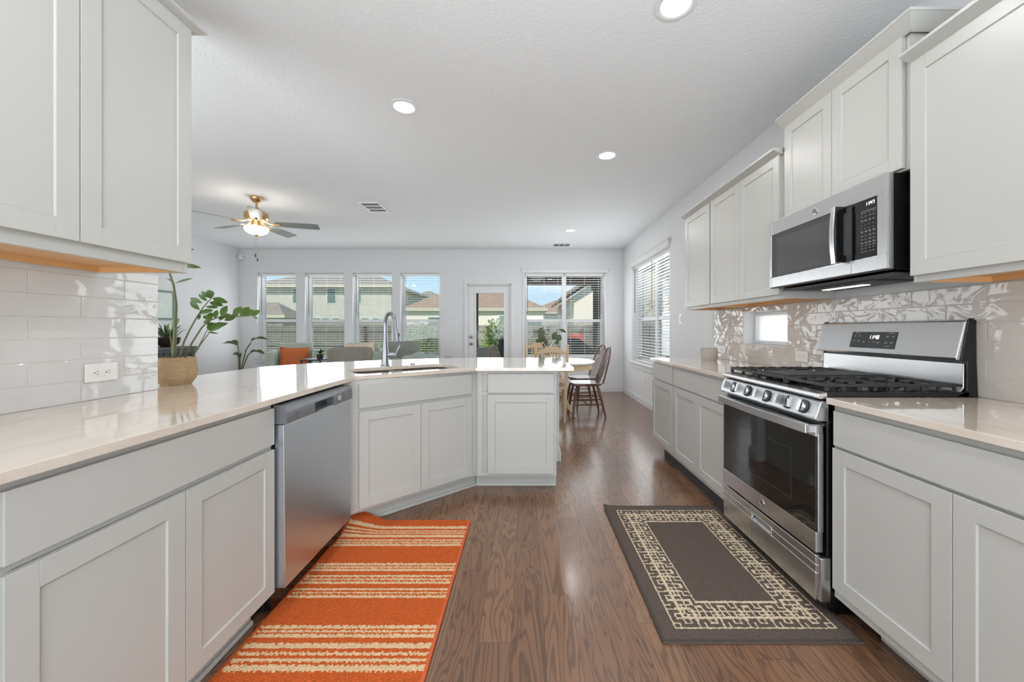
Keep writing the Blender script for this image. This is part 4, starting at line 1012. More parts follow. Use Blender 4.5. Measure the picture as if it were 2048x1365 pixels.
# ------------------------------------------------------------------ rugs (woven cells)
def rug_grid(name, x0, x1, y0, y1, cell, pick, mats, zf, label):
    m = MB(); nx = int(round((x1-x0)/cell)); ny = int(round((y1-y0)/cell)); rnd_ = random.Random(5)
    G = [[None]*(ny+1) for _ in range(nx+1)]
    for i in range(nx+1):
        for j in range(ny+1):
            x = x0+(x1-x0)*i/nx; y = y0+(y1-y0)*j/ny
            jx, jy = (rnd_.uniform(-.28, .28)*cell, rnd_.uniform(-.28, .28)*cell) if 0 < i < nx and 0 < j < ny else (0, 0)
            G[i][j] = m.bm.verts.new((x+jx, y+jy, zf(x, y) + rnd_.uniform(-.0012, .0012)))
    for i in range(nx):
        for j in range(ny):
            m.mi = pick(x0+(x1-x0)*(i+.5)/nx, y0+(y1-y0)*(j+.5)/ny, i, j)
            m._f([G[i][j], G[i+1][j], G[i+1][j+1], G[i][j+1]])
    m.mi = 0
    edge = [(i, 0) for i in range(nx)] + [(nx, j) for j in range(ny)] + [(i, ny) for i in range(nx, 0, -1)] + [(0, j) for j in range(ny, 0, -1)]
    bot = {}
    for (i, j) in edge: v = G[i][j]; bot[(i, j)] = m.bm.verts.new((v.co.x, v.co.y, max(.0005, v.co.z-.009)))
    for a, b_ in zip(edge, edge[1:]+edge[:1]): m._f([G[a[0]][a[1]], bot[a], bot[b_], G[b_[0]][b_[1]]])
    me = m.build(name, mats, fix=False)
    return tag(me, label, 'rug')
def fuzzy(name, col, dark=.8):
    m, t, p, out = new_mat(name); co = N(t, 'ShaderNodeTexCoord'); nz = N(t, 'ShaderNodeTexNoise'); nz.inputs['Scale'].default_value = 330; nz.inputs['Detail'].default_value = 2
    t.links.new(co.outputs['Object'], nz.inputs[0]); r = N(t, 'ShaderNodeValToRGB'); t.links.new(nz.outputs[0], r.inputs[0]); c = srgb(*col)
    r.color_ramp.elements[0].position = .33; r.color_ramp.elements[0].color = tuple(x*dark*.72 for x in c[:3])+(1,); r.color_ramp.elements[1].position = .62; r.color_ramp.elements[1].color = tuple(min(1, x*1.12) for x in c[:3])+(1,)
    t.links.new(r.outputs[0], p.inputs['Base Color']); p.inputs['Roughness'].default_value = 1; p.inputs['Specular IOR Level'].default_value = .1
    bp = N(t, 'ShaderNodeBump'); bp.inputs['Strength'].default_value = .7; bp.inputs['Distance'].default_value = .004; t.links.new(nz.outputs[0], bp.inputs['Height']); t.links.new(bp.outputs[0], p.inputs['Normal'])
    return m
M['rug_o'] = fuzzy('orange_pile', (206, 98, 48)); M['rug_c'] = fuzzy('cream_pile', (224, 205, 176)); M['rug_d'] = fuzzy('charcoal_pile', (104, 92, 84)); M['rug_c2'] = fuzzy('tan_cream_pile', (232, 196, 154)); M['rug_e'] = mat('orange_binding', (206, 98, 54), .9, bump=.4, bscale=300)
M['rug_de'] = mat('charcoal_binding', (74, 66, 60), .9, bump=.4, bscale=300)
st = [(262,278),(290,299),(305,314),(322,337),(352,362),(369,378),(384,397),(515,530),(538,547),(555,570),(597,612),(620,631),(642,657),(688,703),(713,724),(737,755),(945,965),(979,992),(1005,1027),(1068,1103),(1128,1148),(1172,1197),(1218,1262)]
def z2Y(z): y = 980 + z*.293; return 1.19*765/(y-660)
bands = [(z2Y(b_), z2Y(a)) for a, b_ in st] + [(z2Y(z2), z2Y(z1)) for z1, z2 in ((1560, 1600), (1640, 1670), (1700, 1760))]
def pick_o(x, y, i, j):
    if x > -.352: return 2
    yy = y + .0012*math.sin(i*2.3) + .0008*math.sin(i*5.1)
    return 1 if any(a <= yy <= b_ for a, b_ in bands) and x > -1.05 else 0
def zf_o(x, y):
    d = max(0, (y-2.16)/.22) * max(0, (-.86-x)/.2)
    return .010 + .085*min(1, d)**1.2
rug_grid('striped_rug', -1.065, -.342, .95, 2.372, .0062, pick_o, ['rug_o', 'rug_c2', 'rug_e'], zf_o, 'orange rug with cream stripes on the floor before the dishwasher')
OX0, OX1, OY0, OY1, BW, CE = .586, 1.232, 1.512, 2.50, .152, .0064
def pick_d(x, y, i, j):
    if x < .528 or x > 1.272 or y < 1.455 or y > 2.554: return 2
    d_ = [x-OX0, OX1-x, y-OY0, OY1-y]; d = min(d_)
    if d < 0 or d > BW: return 0
    k = d_.index(d); v = int(d/CE); u = int(((y-OY0) if k < 2 else (x-OX0))/CE)
    nv = int(BW/CE)
    if v <= 0 or v >= nv-1: return 1
    a = u % 16; M_ = max(d_[k], 0)
    on = v in (8, 9, 14) or (a == 0) or (a == 8 and 4 <= v <= 19) or (a == 1 and 5 < v < 17)
    on = on or (v in (4,) and 8 <= a <= 12) or (v in (18, 19) and 4 <= a <= 8) or (a == 4 and 8 <= v <= 19) or (a == 12 and 4 <= v <= 14)
    on = on or (v in (11,) and (a < 4 or a > 12)) or (a == 12 and 17 <= v <= 21) or (a == 4 and 1 <= v <= 4) or (v == 17 and a >= 12)
    return 1 if on else 0
rug_grid('patterned_rug', .518, 1.282, 1.445, 2.564, .0064, pick_d, ['rug_d', 'rug_c', 'rug_de'], lambda x, y: .010 + (.012*max(0, (y-2.50)/.064)*max(0, (.58-x)/.06) if x < .58 and y > 2.5 else 0), 'charcoal rug with cream lattice border on the floor before the stove')

# ------------------------------------------------------------------ plants and pots
def leaf(m, base, tip, width, up=(0, 0, 1), curl=.0, n=6, shape=1.0):
    base, tip = Vector(base), Vector(tip); d = tip-base; L_ = d.length; dn_ = d.normalized(); upv = Vector(up)
    s_ = dn_.cross(upv); s_ = s_.normalized() if s_.length > 1e-4 else Vector((1, 0, 0)); nn = s_.cross(dn_).normalized()
    prev = None
    for i in range(n+1):
        t = i/n; wd = width*(math.sin(PI*min(1, t**shape))**.8 if 0 < t < 1 else .02)
        c_ = base + d*t + nn*(curl*L_*math.sin(PI*t)) 
        row = [m.bm.verts.new(c_ - s_*wd/2 + nn*wd*.12), m.bm.verts.new(c_ - nn*0), m.bm.verts.new(c_ + s_*wd/2 + nn*wd*.12)]
        if prev:
            m._f([prev[0], prev[1], row[1], row[0]]); m._f([prev[1], prev[2], row[2], row[1]])
        prev = row
PL = thing('potted_plant', 'green leafy ZZ plant in a faceted woven pot at the tiled wall end', 'plant', (-1.765, 1.93, .914))
m = MB(); m.lathe([(0, 0), (.062, 0), (.085, .035), (.090, .075), (.083, .138), (.077, .138), (.080, .12), (0, .12)], (0, 0, 0), 8, a0=.35); m.build('pot', 'potw', PL)
MB().lathe([(0, .124), (.076, .122)], (0, 0, 0), 12).build('soil', 'soil', PL)
k = 1.93/765
def pp(px, py, dy=0): return ((px-345)*k*(1+dy/1.93) + 0.0, dy, (775.5-py)*k - .006)
def zzstem(pts, rad, leaves, parent=PL):
    m = MB(); n = len(pts); m.tube([pp(*p) for p in pts], [rad*.82*(1-.7*i/(n-1)) for i in range(n)], 8)
    so = m.build('stem', 'stem', parent, smooth=True)
    for (bx, by, tx, ty, wd, *r_) in leaves:
        lm = MB(); dy = r_[0] if r_ else 0; d2 = dy + (r_[1] if len(r_) > 1 else .01)
        up = r_[2] if len(r_) > 2 else (.15, -1, .35)
        leaf(lm, pp(bx, by, dy), pp(tx, ty, d2), wd*k*.86, up, .03)
        lo = lm.build('leaf', 'leaf', so, smooth=True)
zzstem([(340, 724, .0), (343, 660, .0), (345, 615, 0), (340, 575, 0), (330, 545, 0), (322, 520, 0)], .0105, [(342, 571, 376, 560, 6, 0), (340, 568, 323, 560, 5, 0)])
zzstem([(322, 545, .02), (335, 520, .02), (348, 500, .02)], .006, [(345, 533, 385, 538, 11, .02, .01), (340, 503, 370, 501, 11, .02, .01)])
zzstem([(349, 722, .01), (356, 690, .01), (366, 665, .015), (378, 640, .02), (392, 618, .02), (408, 600, .02), (414, 590, .02)], .0062,
       [(390, 610, 362, 599, 11, .02), (385, 624, 362, 605, 12, .02), (400, 606, 379, 591, 9, .02), (409, 600, 384, 586, 11, .02), (411, 598, 397, 583, 14, .02), (404, 608, 429, 615, 13, .02), (410, 600, 438, 609, 14, .02), (396, 617, 419, 619, 8, .02), (384, 631, 409, 624, 13, .02), (388, 632, 378, 643, 11, .02), (412, 597, 402, 584, 12, .02)])
zzstem([(351, 722, .03), (366, 690, .03), (385, 660, .03), (398, 646, .03), (420, 638, .03), (440, 635, .02), (465, 637, .01), (490, 636, 0), (500, 635, 0)], .0058,
       [(398, 650, 402, 628, 17, .03), (412, 641, 413, 623, 13, .03), (425, 638, 433, 614, 17, .03), (427, 638, 442, 634, 12, .03), (436, 637, 448, 642, 14, .02), (452, 636, 466, 617, 17, .02), (446, 638, 458, 634, 13, .02), (470, 637, 485, 618, 19, .01), (482, 636, 497, 624, 17, .0), (495, 636, 510, 625, 14, .0), (430, 644, 448, 641, 10, .03), (498, 637, 506, 642, 5, 0), (396, 650, 386, 646, 8, .03), (394, 642, 387, 634, 8, .03), (420, 645, 428, 634, 12, .03)])
zzstem([(358, 722, .05), (375, 695, .05), (392, 672, .05), (403, 662, .05)], .005,
       [(392, 665, 415, 652, 20, .05), (400, 663, 421, 650, 18, .05), (390, 664, 398, 648, 13, .05), (403, 660, 428, 650, 12, .05), (396, 656, 386, 645, 8, .05)])
zzstem([(355, 722, .06), (368, 700, .06), (384, 668, .06), (390, 655, .06)], .004, [(386, 668, 405, 672, 4, .06), (358, 706, 367, 702, 7, .06)])
zzstem([(332, 724, .02), (328, 690, .02), (325, 668, .02)], .006, [(325, 664, 341, 641, 19, .02), (322, 668, 321, 650, 8, .02)])
# ribbed cream pot on the right worktop
tag(MB().lathe([(0, 0), (.062, 0), (.069, .02), (.071, .06), (.070, .112), (.063, .112), (.062, .03), (0, .028)], (0, 0, 0), 32).build('ceramic_pot', 'potg', loc=(1.638, 3.42, .914), smooth=True), 'small cream ribbed pot on the far right worktop', 'pot')

# living-room floor plant
BP = thing('floor_plant', 'tall dark-leaved floor plant by the far left window', 'plant', (-4.80, 6.30, 0))
MB().lathe([(0, 0), (.11, 0), (.15, .28), (.14, .28), (.13, .25), (0, .25)], (0, 0, 0), 20).build('pot', 'potg', BP, smooth=True)
kk = 6.30/765
def bp_(px, py, dy=0): return ((px-1052)*kk + 4.80, dy, 1.19 - (py-660)*kk)
for pts, lv in (([(478, 775), (478, 735), (477, 700), (475, 688)], [(476, 690, 443, 690, 9), (476, 692, 464, 681, 11)]),
                ([(479, 775), (480, 740), (480, 712)], [(480, 712, 465, 708, 9), (480, 716, 483, 706, 12)]),
                ([(481, 775), (483, 735), (492, 700), (502, 686)], [(502, 687, 513, 677, 12), (505, 682, 537, 680, 9)]),
                ([(481, 775), (485, 738), (495, 712), (503, 704)], [(498, 711, 515, 702, 12), (508, 703, 530, 709, 9)])):
    m = MB(); m.tube([bp_(*p) for p in pts], .009, 7); so = m.build('stem', 'stem', BP, smooth=True)
    for (a, b_, c_, d_, wd) in lv:
        lm = MB(); leaf(lm, bp_(a, b_), bp_(c_, d_), wd*kk*.9, (.1, -.6, .8), .18); lm.build('leaf', 'dkleaf', so, smooth=True)

# ------------------------------------------------------------------ sideboard corner
SB = thing('sideboard', 'charcoal sideboard against the left wall, behind the potted plant', 'sideboard', (XL+.004, 4.3, 0))
w_, dpt = 1.56, .42
m = MB(); m.box(0, dpt, 0, w_, .06, .90); m.box(-.0, dpt+.02, -.015, w_+.015, .90, .942); m.box(.02, dpt-.03, .02, w_-.02, 0, .06); m.build('carcass', 'chmetal', SB, bevel=.004)
for k in range(3):
    fr_ = MB(); y0 = .03+k*.505; y1 = y0+.49
    fr_.box(dpt, dpt+.018, y0, y0+.05, .09, .87); fr_.box(dpt, dpt+.018, y1-.05, y1, .09, .87); fr_.box(dpt, dpt+.018, y0+.05, y1-.05, .09, .14); fr_.box(dpt, dpt+.018, y0+.05, y1-.05, .82, .87)
    for q in range(8): fr_.box(dpt, dpt+.01, y0+.06+q*.047, y0+.08+q*.047, .14, .82)
    fr_.build('door', 'darkmetal', SB, bevel=.002)
PF = thing('framed_picture', 'pale sea-green picture in a teal frame on the left wall', 'picture', (XL+.001, 5.28, 1.34))
m = MB(); 
for q in ((0, .68, 0, .03), (0, .68, .415, .445), (0, .03, .03, .415), (.65, .68, .03, .415)): m.box(0, .022, q[0], q[1], q[2], q[3])
m.build('frame', 'teal', PF, bevel=.002)
M['art'] = mat('pale_watercolor_print', (214, 226, 216), .6, var=.14, vscale=7)
B(0, .012, .03, .65, .03, .415).build('print', 'art', PF)
PB = thing('planter_bowl', 'dark bronze planter with trailing greenery on the sideboard', 'plant', (-5.20, 5.55, .942))
MB().lathe([(0, 0), (.07, 0), (.13, .05), (.15, .13), (.14, .14), (.12, .13), (0, .12)], (0, 0, 0), 22).build('bowl', 'bronze', PB, smooth=True)
fl = MB(); rg = random.Random(11)
for q in range(46):
    a = rg.uniform(0, 2*PI); r0 = rg.uniform(.02, .1); r1 = r0+rg.uniform(.04, .16); z0 = .13; z1 = z0+rg.uniform(-.02, .22)
    leaf(fl, (r0*math.cos(a), r0*math.sin(a), z0), (r1*math.cos(a), r1*math.sin(a), z1), rg.uniform(.02, .04), (0, 0, 1), .1, 4)
fl.build('foliage', 'dkleaf', PB, smooth=True)

# ------------------------------------------------------------------ living room seating
def armchair(label, loc, rot, fabric='sage', w=.76):
    r = thing('armchair', label, 'armchair', loc, rot)
    # local: front is -y
    B(-w/2+.12, w/2-.12, -.36, .28, .20, .42).build('seat_cushion', fabric, r, bevel=.04, seg=4)
    B(-w/2+.06, w/2-.06, -.30, .36, .12, .24).build('seat_base', fabric, r, bevel=.02, seg=3)
    m = MB(); m.hexa([(-w/2+.13, .18, .38), (w/2-.13, .18, .38), (w/2-.13, .36, .38), (-w/2+.13, .36, .38), (-w/2+.10, .30, .96), (w/2-.10, .30, .96), (w/2-.11, .43, .95), (-w/2+.11, .43, .95)]); m.build('back_cushion', fabric, r, bevel=.035, seg=4)
    for s_ in (-1, 1): B(s_*(w/2-.12), s_*w/2, -.34, .36, .18, .83).build('arm', fabric, r, bevel=.025, seg=4)
    for sx in (-1, 1):
        for sy in (-.30, .30): MB().cyl((sx*(w/2-.08), sy, .14), (sx*(w/2-.06), sy*1.02, 0), .022, .015, 10).build('leg', 'dwood', r)
    return r
def pillow(name, label, fabric, loc, rot, size=.44, t=.13):
    m = MB(); n = 10
    for sgn in (-1, 1):
        G = []
        for i in range(n+1):
            row = []
            for j in range(n+1):
                u, v = i/n*2-1, j/n*2-1; e_ = (1-u**4)*(1-v**4); pin = 1-.06*(abs(u*v))
                row.append(m.bm.verts.new((u*size/2*(1-.05*(1-v*v))*pin if False else u*size/2*(1-.06*(1-v*v)), sgn*t/2*max(0, e_)**.6, v*size/2*(1-.06*(1-u*u)))))
            G.append(row)
        for i in range(n):
            for j in range(n): m._f([G[i][j], G[i+1][j], G[i+1][j+1], G[i][j+1]])
    bmesh.ops.remove_doubles(m.bm, verts=m.bm.verts, dist=1e-5)
    o_ = m.build(name, fabric, loc=loc, smooth=True); o_.rotation_euler = rot
    return tag(o_, label, 'pillow')
armchair('sage green armchair holding the rust orange pillow, left', (-4.00, 6.62, 0), .50)
pillow('throw_pillow', 'rust orange corduroy pillow in the left sage armchair', 'rust', (-3.935, 6.50, .675), (-.14, .03, .5), .44)
armchair('sage green armchair behind the rounded taupe chair, floral pillow on it', (-2.86, 6.72, 0), .36)
pillow('throw_pillow', 'cream floral pillow in the sage armchair behind the taupe chair', 'floral', (-2.87, 6.66, .735), (-.14, -.1, .36), .46)
pillow('throw_pillow', 'pale green pillow beside the floral pillow in the second armchair', 'sage', (-2.62, 6.46, .65), (-.14, .08, .36), .38)
# rounded accent chair seen from behind
def barrel(label, loc, rot, fabric, w=.68, h=.95):
    r = thing('accent_chair', label, 'chair', loc, rot)
    m = MB(); n = 18; t = .07
    def ring(a, rr): return (rr*math.sin(a)*w/2/.34, rr*math.cos(a)*.9)
    rows = []
    for i in range(n+1):
        a = -1.25 + 2.5*i/n; e_ = max(0, 1-(abs(a)/1.25)**6); top = h - .05*(abs(a)/1.25)**7
        xo = math.sin(a)*w/2*1.02; yo = .08 + math.cos(a)*.27
        xi = math.sin(a)*(w/2-t); yi = .08 + math.cos(a)*(.27-t)
        fl_ = .90
        rows.append([(xo*fl_, yo*fl_, .30), (xo, yo+.05, top-.02), (xo*.985, yo+.035, top), (xi*1.03, yi+.055, top), (xi, yi+.04, top-.02), (xi*.92, yi*.92, .30)])
    V = [[m.bm.verts.new(p) for p in rw] for rw in rows]
    for i in range(n):
        for j in range(6): m._f([V[i][j], V[i][(j+1) % 6], V[i+1][(j+1) % 6], V[i+1][j]])
    m._f(V[0]); m._f(V[n][::-1])
    m.build('backrest', fabric, r, smooth=True)
    B(-w/2+.07, w/2-.07, -.32, .24, .28, .46).build('seat_cushion', fabric, r, bevel=.04, seg=4)
    for sx in (-1, 1):
        for sy in (-.25, .22): MB().cyl((sx*.22, sy, .30), (sx*.27, sy*1.15, 0), .018, .011, 10).build('leg', 'dwood', r)
    return r
barrel('rounded taupe velvet chair seen from behind, left of the faucet', (-2.42, 5.05, 0), .0, 'taupe', .66, .95)
barrel('gray fabric chair seen from behind, just right of the faucet', (-1.98, 5.95, 0), .12, 'grayf', .60, 1.0)
# side table
r = thing('side_table', 'small black metal side table beside the left sage armchair', 'table', (-3.30, 5.98, 0))
B(-.16, .16, -.13, .13, .715, .735).build('tabletop', 'darkmetal', r, bevel=.004)
for sx in (-1, 1):
    for sy in (-1, 1): B(sx*.145-.01, sx*.145+.01, sy*.115-.01, sy*.115+.01, 0, .715).build('leg', 'darkmetal', r)
TP = thing('table_plant', 'dark leafy plant on the black side table', 'plant', (-3.22, 5.98, .735))
MB().lathe([(0, 0), (.04, 0), (.05, .08), (.045, .08), (0, .07)], (0, 0, 0), 16).build('pot', 'darkmetal', TP, smooth=True)
fl = MB()
for q in range(14):
    a = q*2.4; leaf(fl, (0, 0, .07), (.17*math.cos(a), .08*math.sin(a), .09+.06*rg.random()), .03, (0, 0, 1), .25, 5)
fl.build('foliage', 'dkleaf', TP, smooth=True)
# low sofa seen from behind with rumpled throw
r = thing('low_sofa', 'low pale gray sofa, right of the faucet, under a rumpled throw', 'sofa', (-1.38, 4.95, 0))
B(-.46, .46, .14, .34, .12, .80).build('backrest', 'grayf', r, bevel=.05, seg=4)
for sx in (-.42, .42):
    for sy in (-.48, .27): MB().cyl((sx, sy, .14), (sx, sy, 0), .02, .015, 10).build('leg', 'dwood', r)
B(-.46, .46, -.55, .14, .12, .44).build('seat_cushion', 'grayf', r, bevel=.05, seg=4)
for s_ in (-1, 1): B(s_*.50-.06, s_*.50+.06, -.55, .34, .12, .62).build('arm', 'grayf', r, bevel=.04, seg=4)
m = MB(); n = 26; G = []
for i in range(n+1):
    row = []
    for j in range(13):
        u, v = i/n, j/12; x = -.30+u*.66; y = .07+v*.34
        arch = 1-abs(v*2-1)**3
        z = .815 + .07*max(0, math.sin(u*PI*1.25+.1))*(.6+.4*math.sin(v*3)) + .02*math.sin(u*21+v*3)*(.4+.6*u) - (.20*(1-arch))
        row.append(m.bm.verts.new((x, y+.02*math.sin(u*9), z)))
    G.append(row)
for i in range(n):
    for j in range(12): m._f([G[i][j], G[i+1][j], G[i+1][j+1], G[i][j+1]])
o_ = m.build('throw_blanket', 'throw', loc=(-1.36, 4.95, 0), smooth=True, fix=False); md = o_.modifiers.new('s', 'SOLIDIFY'); md.thickness = .012
tag(o_, 'rumpled gray-green throw blanket over the low sofa back', 'blanket')

# ------------------------------------------------------------------ dining set
r = thing('dining_table', 'round pedestal dining table, white top with cream apron', 'table', (.42, 5.50, 0))
MB().lathe([(0, .715), (.545, .715), (.56, .722), (.565, .735), (.558, .748), (.54, .752), (0, .752)], (0, 0, 0), 56).build('tabletop', 'tabletop', r, smooth=True)
MB().lathe([(.50, .635), (.53, .64), (.53, .715), (.50, .715)], (0, 0, 0), 48).build('apron', 'cream', r, smooth=True)
MB().lathe([(0, .12), (.07, .12), (.085, .2), (.05, .3), (.06, .42), (.09, .52), (.06, .6), (.12, .66), (.12, .715), (0, .715)], (0, 0, 0), 24).build('pedestal', 'cream', r, smooth=True)
for q in range(4):
    a = PI/4 + q*PI/2; ca, sa = math.cos(a), math.sin(a)
    MB().tube([(ca*.05, sa*.05, .24), (ca*.16, sa*.16, .20), (ca*.26, sa*.26, .10), (ca*.34, sa*.34, .03)], [.035, .035, .03, .028], 10).build('foot', 'cream', r, smooth=True)
def windsor():
    r = thing('windsor_chair', 'x', 'chair')
    # local: seat front toward -y, back toward +y
    pts_ = [(-.19, -.20), (0, -.225), (.19, -.20), (.215, -.05), (.205, .12), (.13, .20), (0, .225), (-.13, .20), (-.205, .12), (-.215, -.05)]
    MB().prism(pts_, .425, .46).build('seat', 'dwood', r, bevel=.012, seg=3)
    for sx in (-1, 1):
        for sy in (-1, 1):
            y0, y1 = (-.14, -.21) if sy < 0 else (.13, .24)
            MB().tube([(sx*.13, y0, .43), (sx*.16, (y0+y1)/2, .25), (sx*.185, y1, 0)], [.014, .019, .012], 10).build('leg', 'dwood', r, smooth=True)
        MB().tube([(sx*.166, -.178, .17), (sx*.166, 0, .17), (sx*.166, .19, .17)], [.008, .012, .008], 8).build('stretcher', 'dwood', r, smooth=True)
        MB().tube([(sx*.157, -.165, .24), (sx*.157, .175, .24)], .008, 8).build('stretcher', 'dwood', r, smooth=True)
    MB().tube([(-.166, .0, .17), (0, 0, .17), (.166, 0, .17)], [.008, .012, .008], 8).build('stretcher', 'dwood', r, smooth=True)
    hp = [];
    for k in range(17):
        a = PI*k/16; x = -.185*math.cos(a); h_ = .12+.49*math.sin(a)**.75; hp.append((x, .165+.15*(h_/.5), .46+h_-.12 if k not in (0, 16) else .455))
    MB().tube(hp, .012, 8).build('back_hoop', 'dwood', r, smooth=True)
    for k in range(8):
        x = -.135+.27*k/7; a = math.acos(max(-1, min(1, -x*1.12/.185))); h_ = .12+.49*math.sin(a)**.75
        MB().tube([(x*.9, .165, .455), (x*1.0, .165+.15*(h_/.5)*.5, .46+(h_-.12)*.5), (x*1.12, .165+.15*(h_/.5), .46+h_-.12)], [.0045, .0055, .004], 7).build('spindle', 'dwood', r, smooth=True)
    return r
W0 = windsor(); G_ = 'dark windsor chairs at the dining table'
specs = [((.83, 5.36, 0), -PI/2+.06, 'dark brown hoop-back windsor chair, nearest on right of the table'),
         ((.90, 5.98, 0), -PI/2+.35, 'dark brown hoop-back windsor chair, farther one right of the table'),
         ((-.20, 5.70, 0), PI/2-.42, 'dark brown spindle chair left of the table, before the glazed door')]
for i, (lo, ro, lb) in enumerate(specs):
    c_ = W0 if i == 0 else copy_tree(W0)
    c_.location = lo; c_.rotation_euler = (0, 0, ro); c_['label'] = lb; c_['group'] = G_
def country(mt):
    r = thing('country_chair', 'x', 'chair')
    # local: seat front toward -y, back posts at y=+.21
    for sx in (-1, 1):
        MB().tube([(sx*.17, .19, 0), (sx*.185, .19, .44), (sx*.195, .20, .70), (sx*.205, .235, .945), (sx*.206, .238, .96), (sx*.207, .24, .985), (sx*.207, .241, 1.01)], [.017, .022, .020, .018, .012, .017, .003], 12).build('back_post', mt, r, smooth=True)
        MB().lathe([(0, .44), (.02, .44), (.024, .38), (.016, .35), (.022, .30), (.018, .16), (.023, .13), (.014, .10), (.018, .06), (.013, 0), (0, 0)], (sx*.19, -.19, 0), 14).build('front_leg', mt, r, smooth=True)
        MB().cyl((sx*.178, -.19, .16), (sx*.175, .19, .16), .011, seg=8).build('stretcher', mt, r)
    MB().cyl((-.19, -.19, .22), (.19, -.19, .22), .011, seg=8).build('stretcher', mt, r)
    m = MB(); P = [(-.195, .87)]
    for k in range(13): x = -.195+.39*k/12; P.append((x, .905+.075*math.cos(x/.195*PI/2)**1.5 if abs(x) < .194 else .905))
    P.append((.195, .87))
    for k in range(11, 0, -1): x = -.195+.39*k/12; P.append((x, .865+.035*math.cos(x/.195*PI/2)))
    m.prism(P, .222, .242, 'y'); m.build('crest_rail', mt, r, bevel=.003)
    B(-.18, .18, .196, .212, .52, .56).build('lower_rail', mt, r, bevel=.003)
    for x in (-.10, -.06, -.02, .02, .06, .10): B(x-.012, x+.012, .204, .214, .55, .90).build('slat', mt, r)
    MB().prism([(-.20, -.22), (.20, -.22), (.185, .20), (-.185, .20)], .425, .455).build('seat', mt, r, bevel=.010, seg=3)
    return r
c1 = country('pine'); c1.location = (.325, 4.665+.02, 0); c1.rotation_euler = (0, 0, PI); c1['label'] = 'cream and pine country chair with arched slat back, on the near side of the table'
c2 = country('pine'); c2.location = (.20, 6.15, 0); c2['label'] = 'pine country chair on the far side of the dining table'
c1.location = (.325, 5.09, 0)
for c_ in (c1, c2): c_['group'] = 'pine country chairs at the dining table'
# near chair's legs and seat are painted paler
# vase with cuttings, glasses
V_ = thing('glass_vase', 'clear glass vase of leafy rooted cuttings on the dining table', 'vase', (.30, 5.62, .752))
MB().lathe([(0, .004), (.05, .004), (.06, .05), (.045, .16), (.055, .24), (.053, .24), (.043, .16), (.057, .05), (.047, .007), (0, .007)], (0, 0, 0), 22).build('vase_body', 'clear', V_, smooth=True)
kv = 5.62/765
def vp(px, py): return ((px-1052)*kv-.30, 0, 1.19-(py-660)*kv-.752)
for pts, lv in (([(1093, 712), (1095, 690), (1092, 672), (1086, 655)], [(1088, 662, 1077, 676, 12), (1086, 656, 1074, 667, 8)]),
                ([(1095, 712), (1100, 690), (1110, 668), (1118, 658)], [(1118, 659, 1132, 666, 7), (1113, 665, 1106, 680, 14)]),
                ([(1092, 712), (1088, 695), (1080, 684)], [(1082, 686, 1083, 668, 14), (1080, 684, 1071, 682, 8)]),
                ([(1096, 712), (1104, 694), (1112, 682)], [(1112, 682, 1122, 671, 14), (1110, 684, 1117, 690, 10)])):
    m = MB(); m.tube([vp(*p) for p in pts], .005, 7); so = m.build('stem', 'stem', V_, smooth=True)
    for (a, b_, c_, d_, wd) in lv: lm = MB(); leaf(lm, vp(a, b_), vp(c_, d_), wd*kv, (.2, -1, .4), .1); lm.build('leaf', 'dkleaf', so, smooth=True)
m = MB(); rg = random.Random(4)
for q in range(22):
    x = rg.uniform(-.12, .12); m.tube([(0, 0, .2), (x*.5, rg.uniform(-.04, .04), .3+rg.uniform(-.03, .03)), (x, rg.uniform(-.06, .06), .27+rg.uniform(0, .12))], .003, 5)
m.build('air_roots', 'stem', V_, smooth=True)
G0 = tag(MB().lathe([(0, 0), (.028, 0), (.036, .115), (.034, .115), (.027, .006), (0, .006)], (0, 0, 0), 20).build('drinking_glass', 'clear', loc=(.215, 5.17, .752), smooth=True), 'clear drinking glass on dining table, left of the pair', 'glass', 'drinking glasses on the dining table')
G1 = G0.copy(); COL.objects.link(G1); G1.location = (.43, 5.17, .752); G1['label'] = 'clear drinking glass on dining table, right of the pair'

# ------------------------------------------------------------------ outdoors
GZ = -.30
struct(B(-40, 40, 7.56, 60, GZ-.1, GZ).build('lawn', 'grass')); 
struct(B(2.08, 40, -6, 7.56, GZ-.1, GZ).build('side_lawn', 'grass'))
struct(B(-2.2, 2.6, 7.56, 10.9, GZ, -.06).build('patio_slab', 'concrete', bevel=.01))
def fence(label, loc, L_, rot, n):
    r = thing('wood_fence', label, 'fence', loc, rot)
    m = MB(); x = 0; rg_ = random.Random(2)
    while x < L_: m.box(x, min(x+.134, L_), 0, .018, GZ+.03, 1.37+rg_.uniform(-.012, .012)); x += .14
    m.build('boards', 'fence', r)
    for z in (-.02, .55, 1.12): B(0, L_, -.038, 0, z, z+.085).build('rail', 'brick' if False else 'fence', r)
    for k in range(n):
        x = (k+.5)*L_/n; B(x-.045, x+.045, -.09, 0, GZ, 1.33).build('post', 'patio_wood', r)
    return r
fence('weathered gray wooden fence along the back of the yard', (-25, 15.5, 0), 29.6, 0, 12)
fence('weathered gray wooden fence along the right side of the yard', (4.6, 15.36, 0), 20, -PI/2, 8)
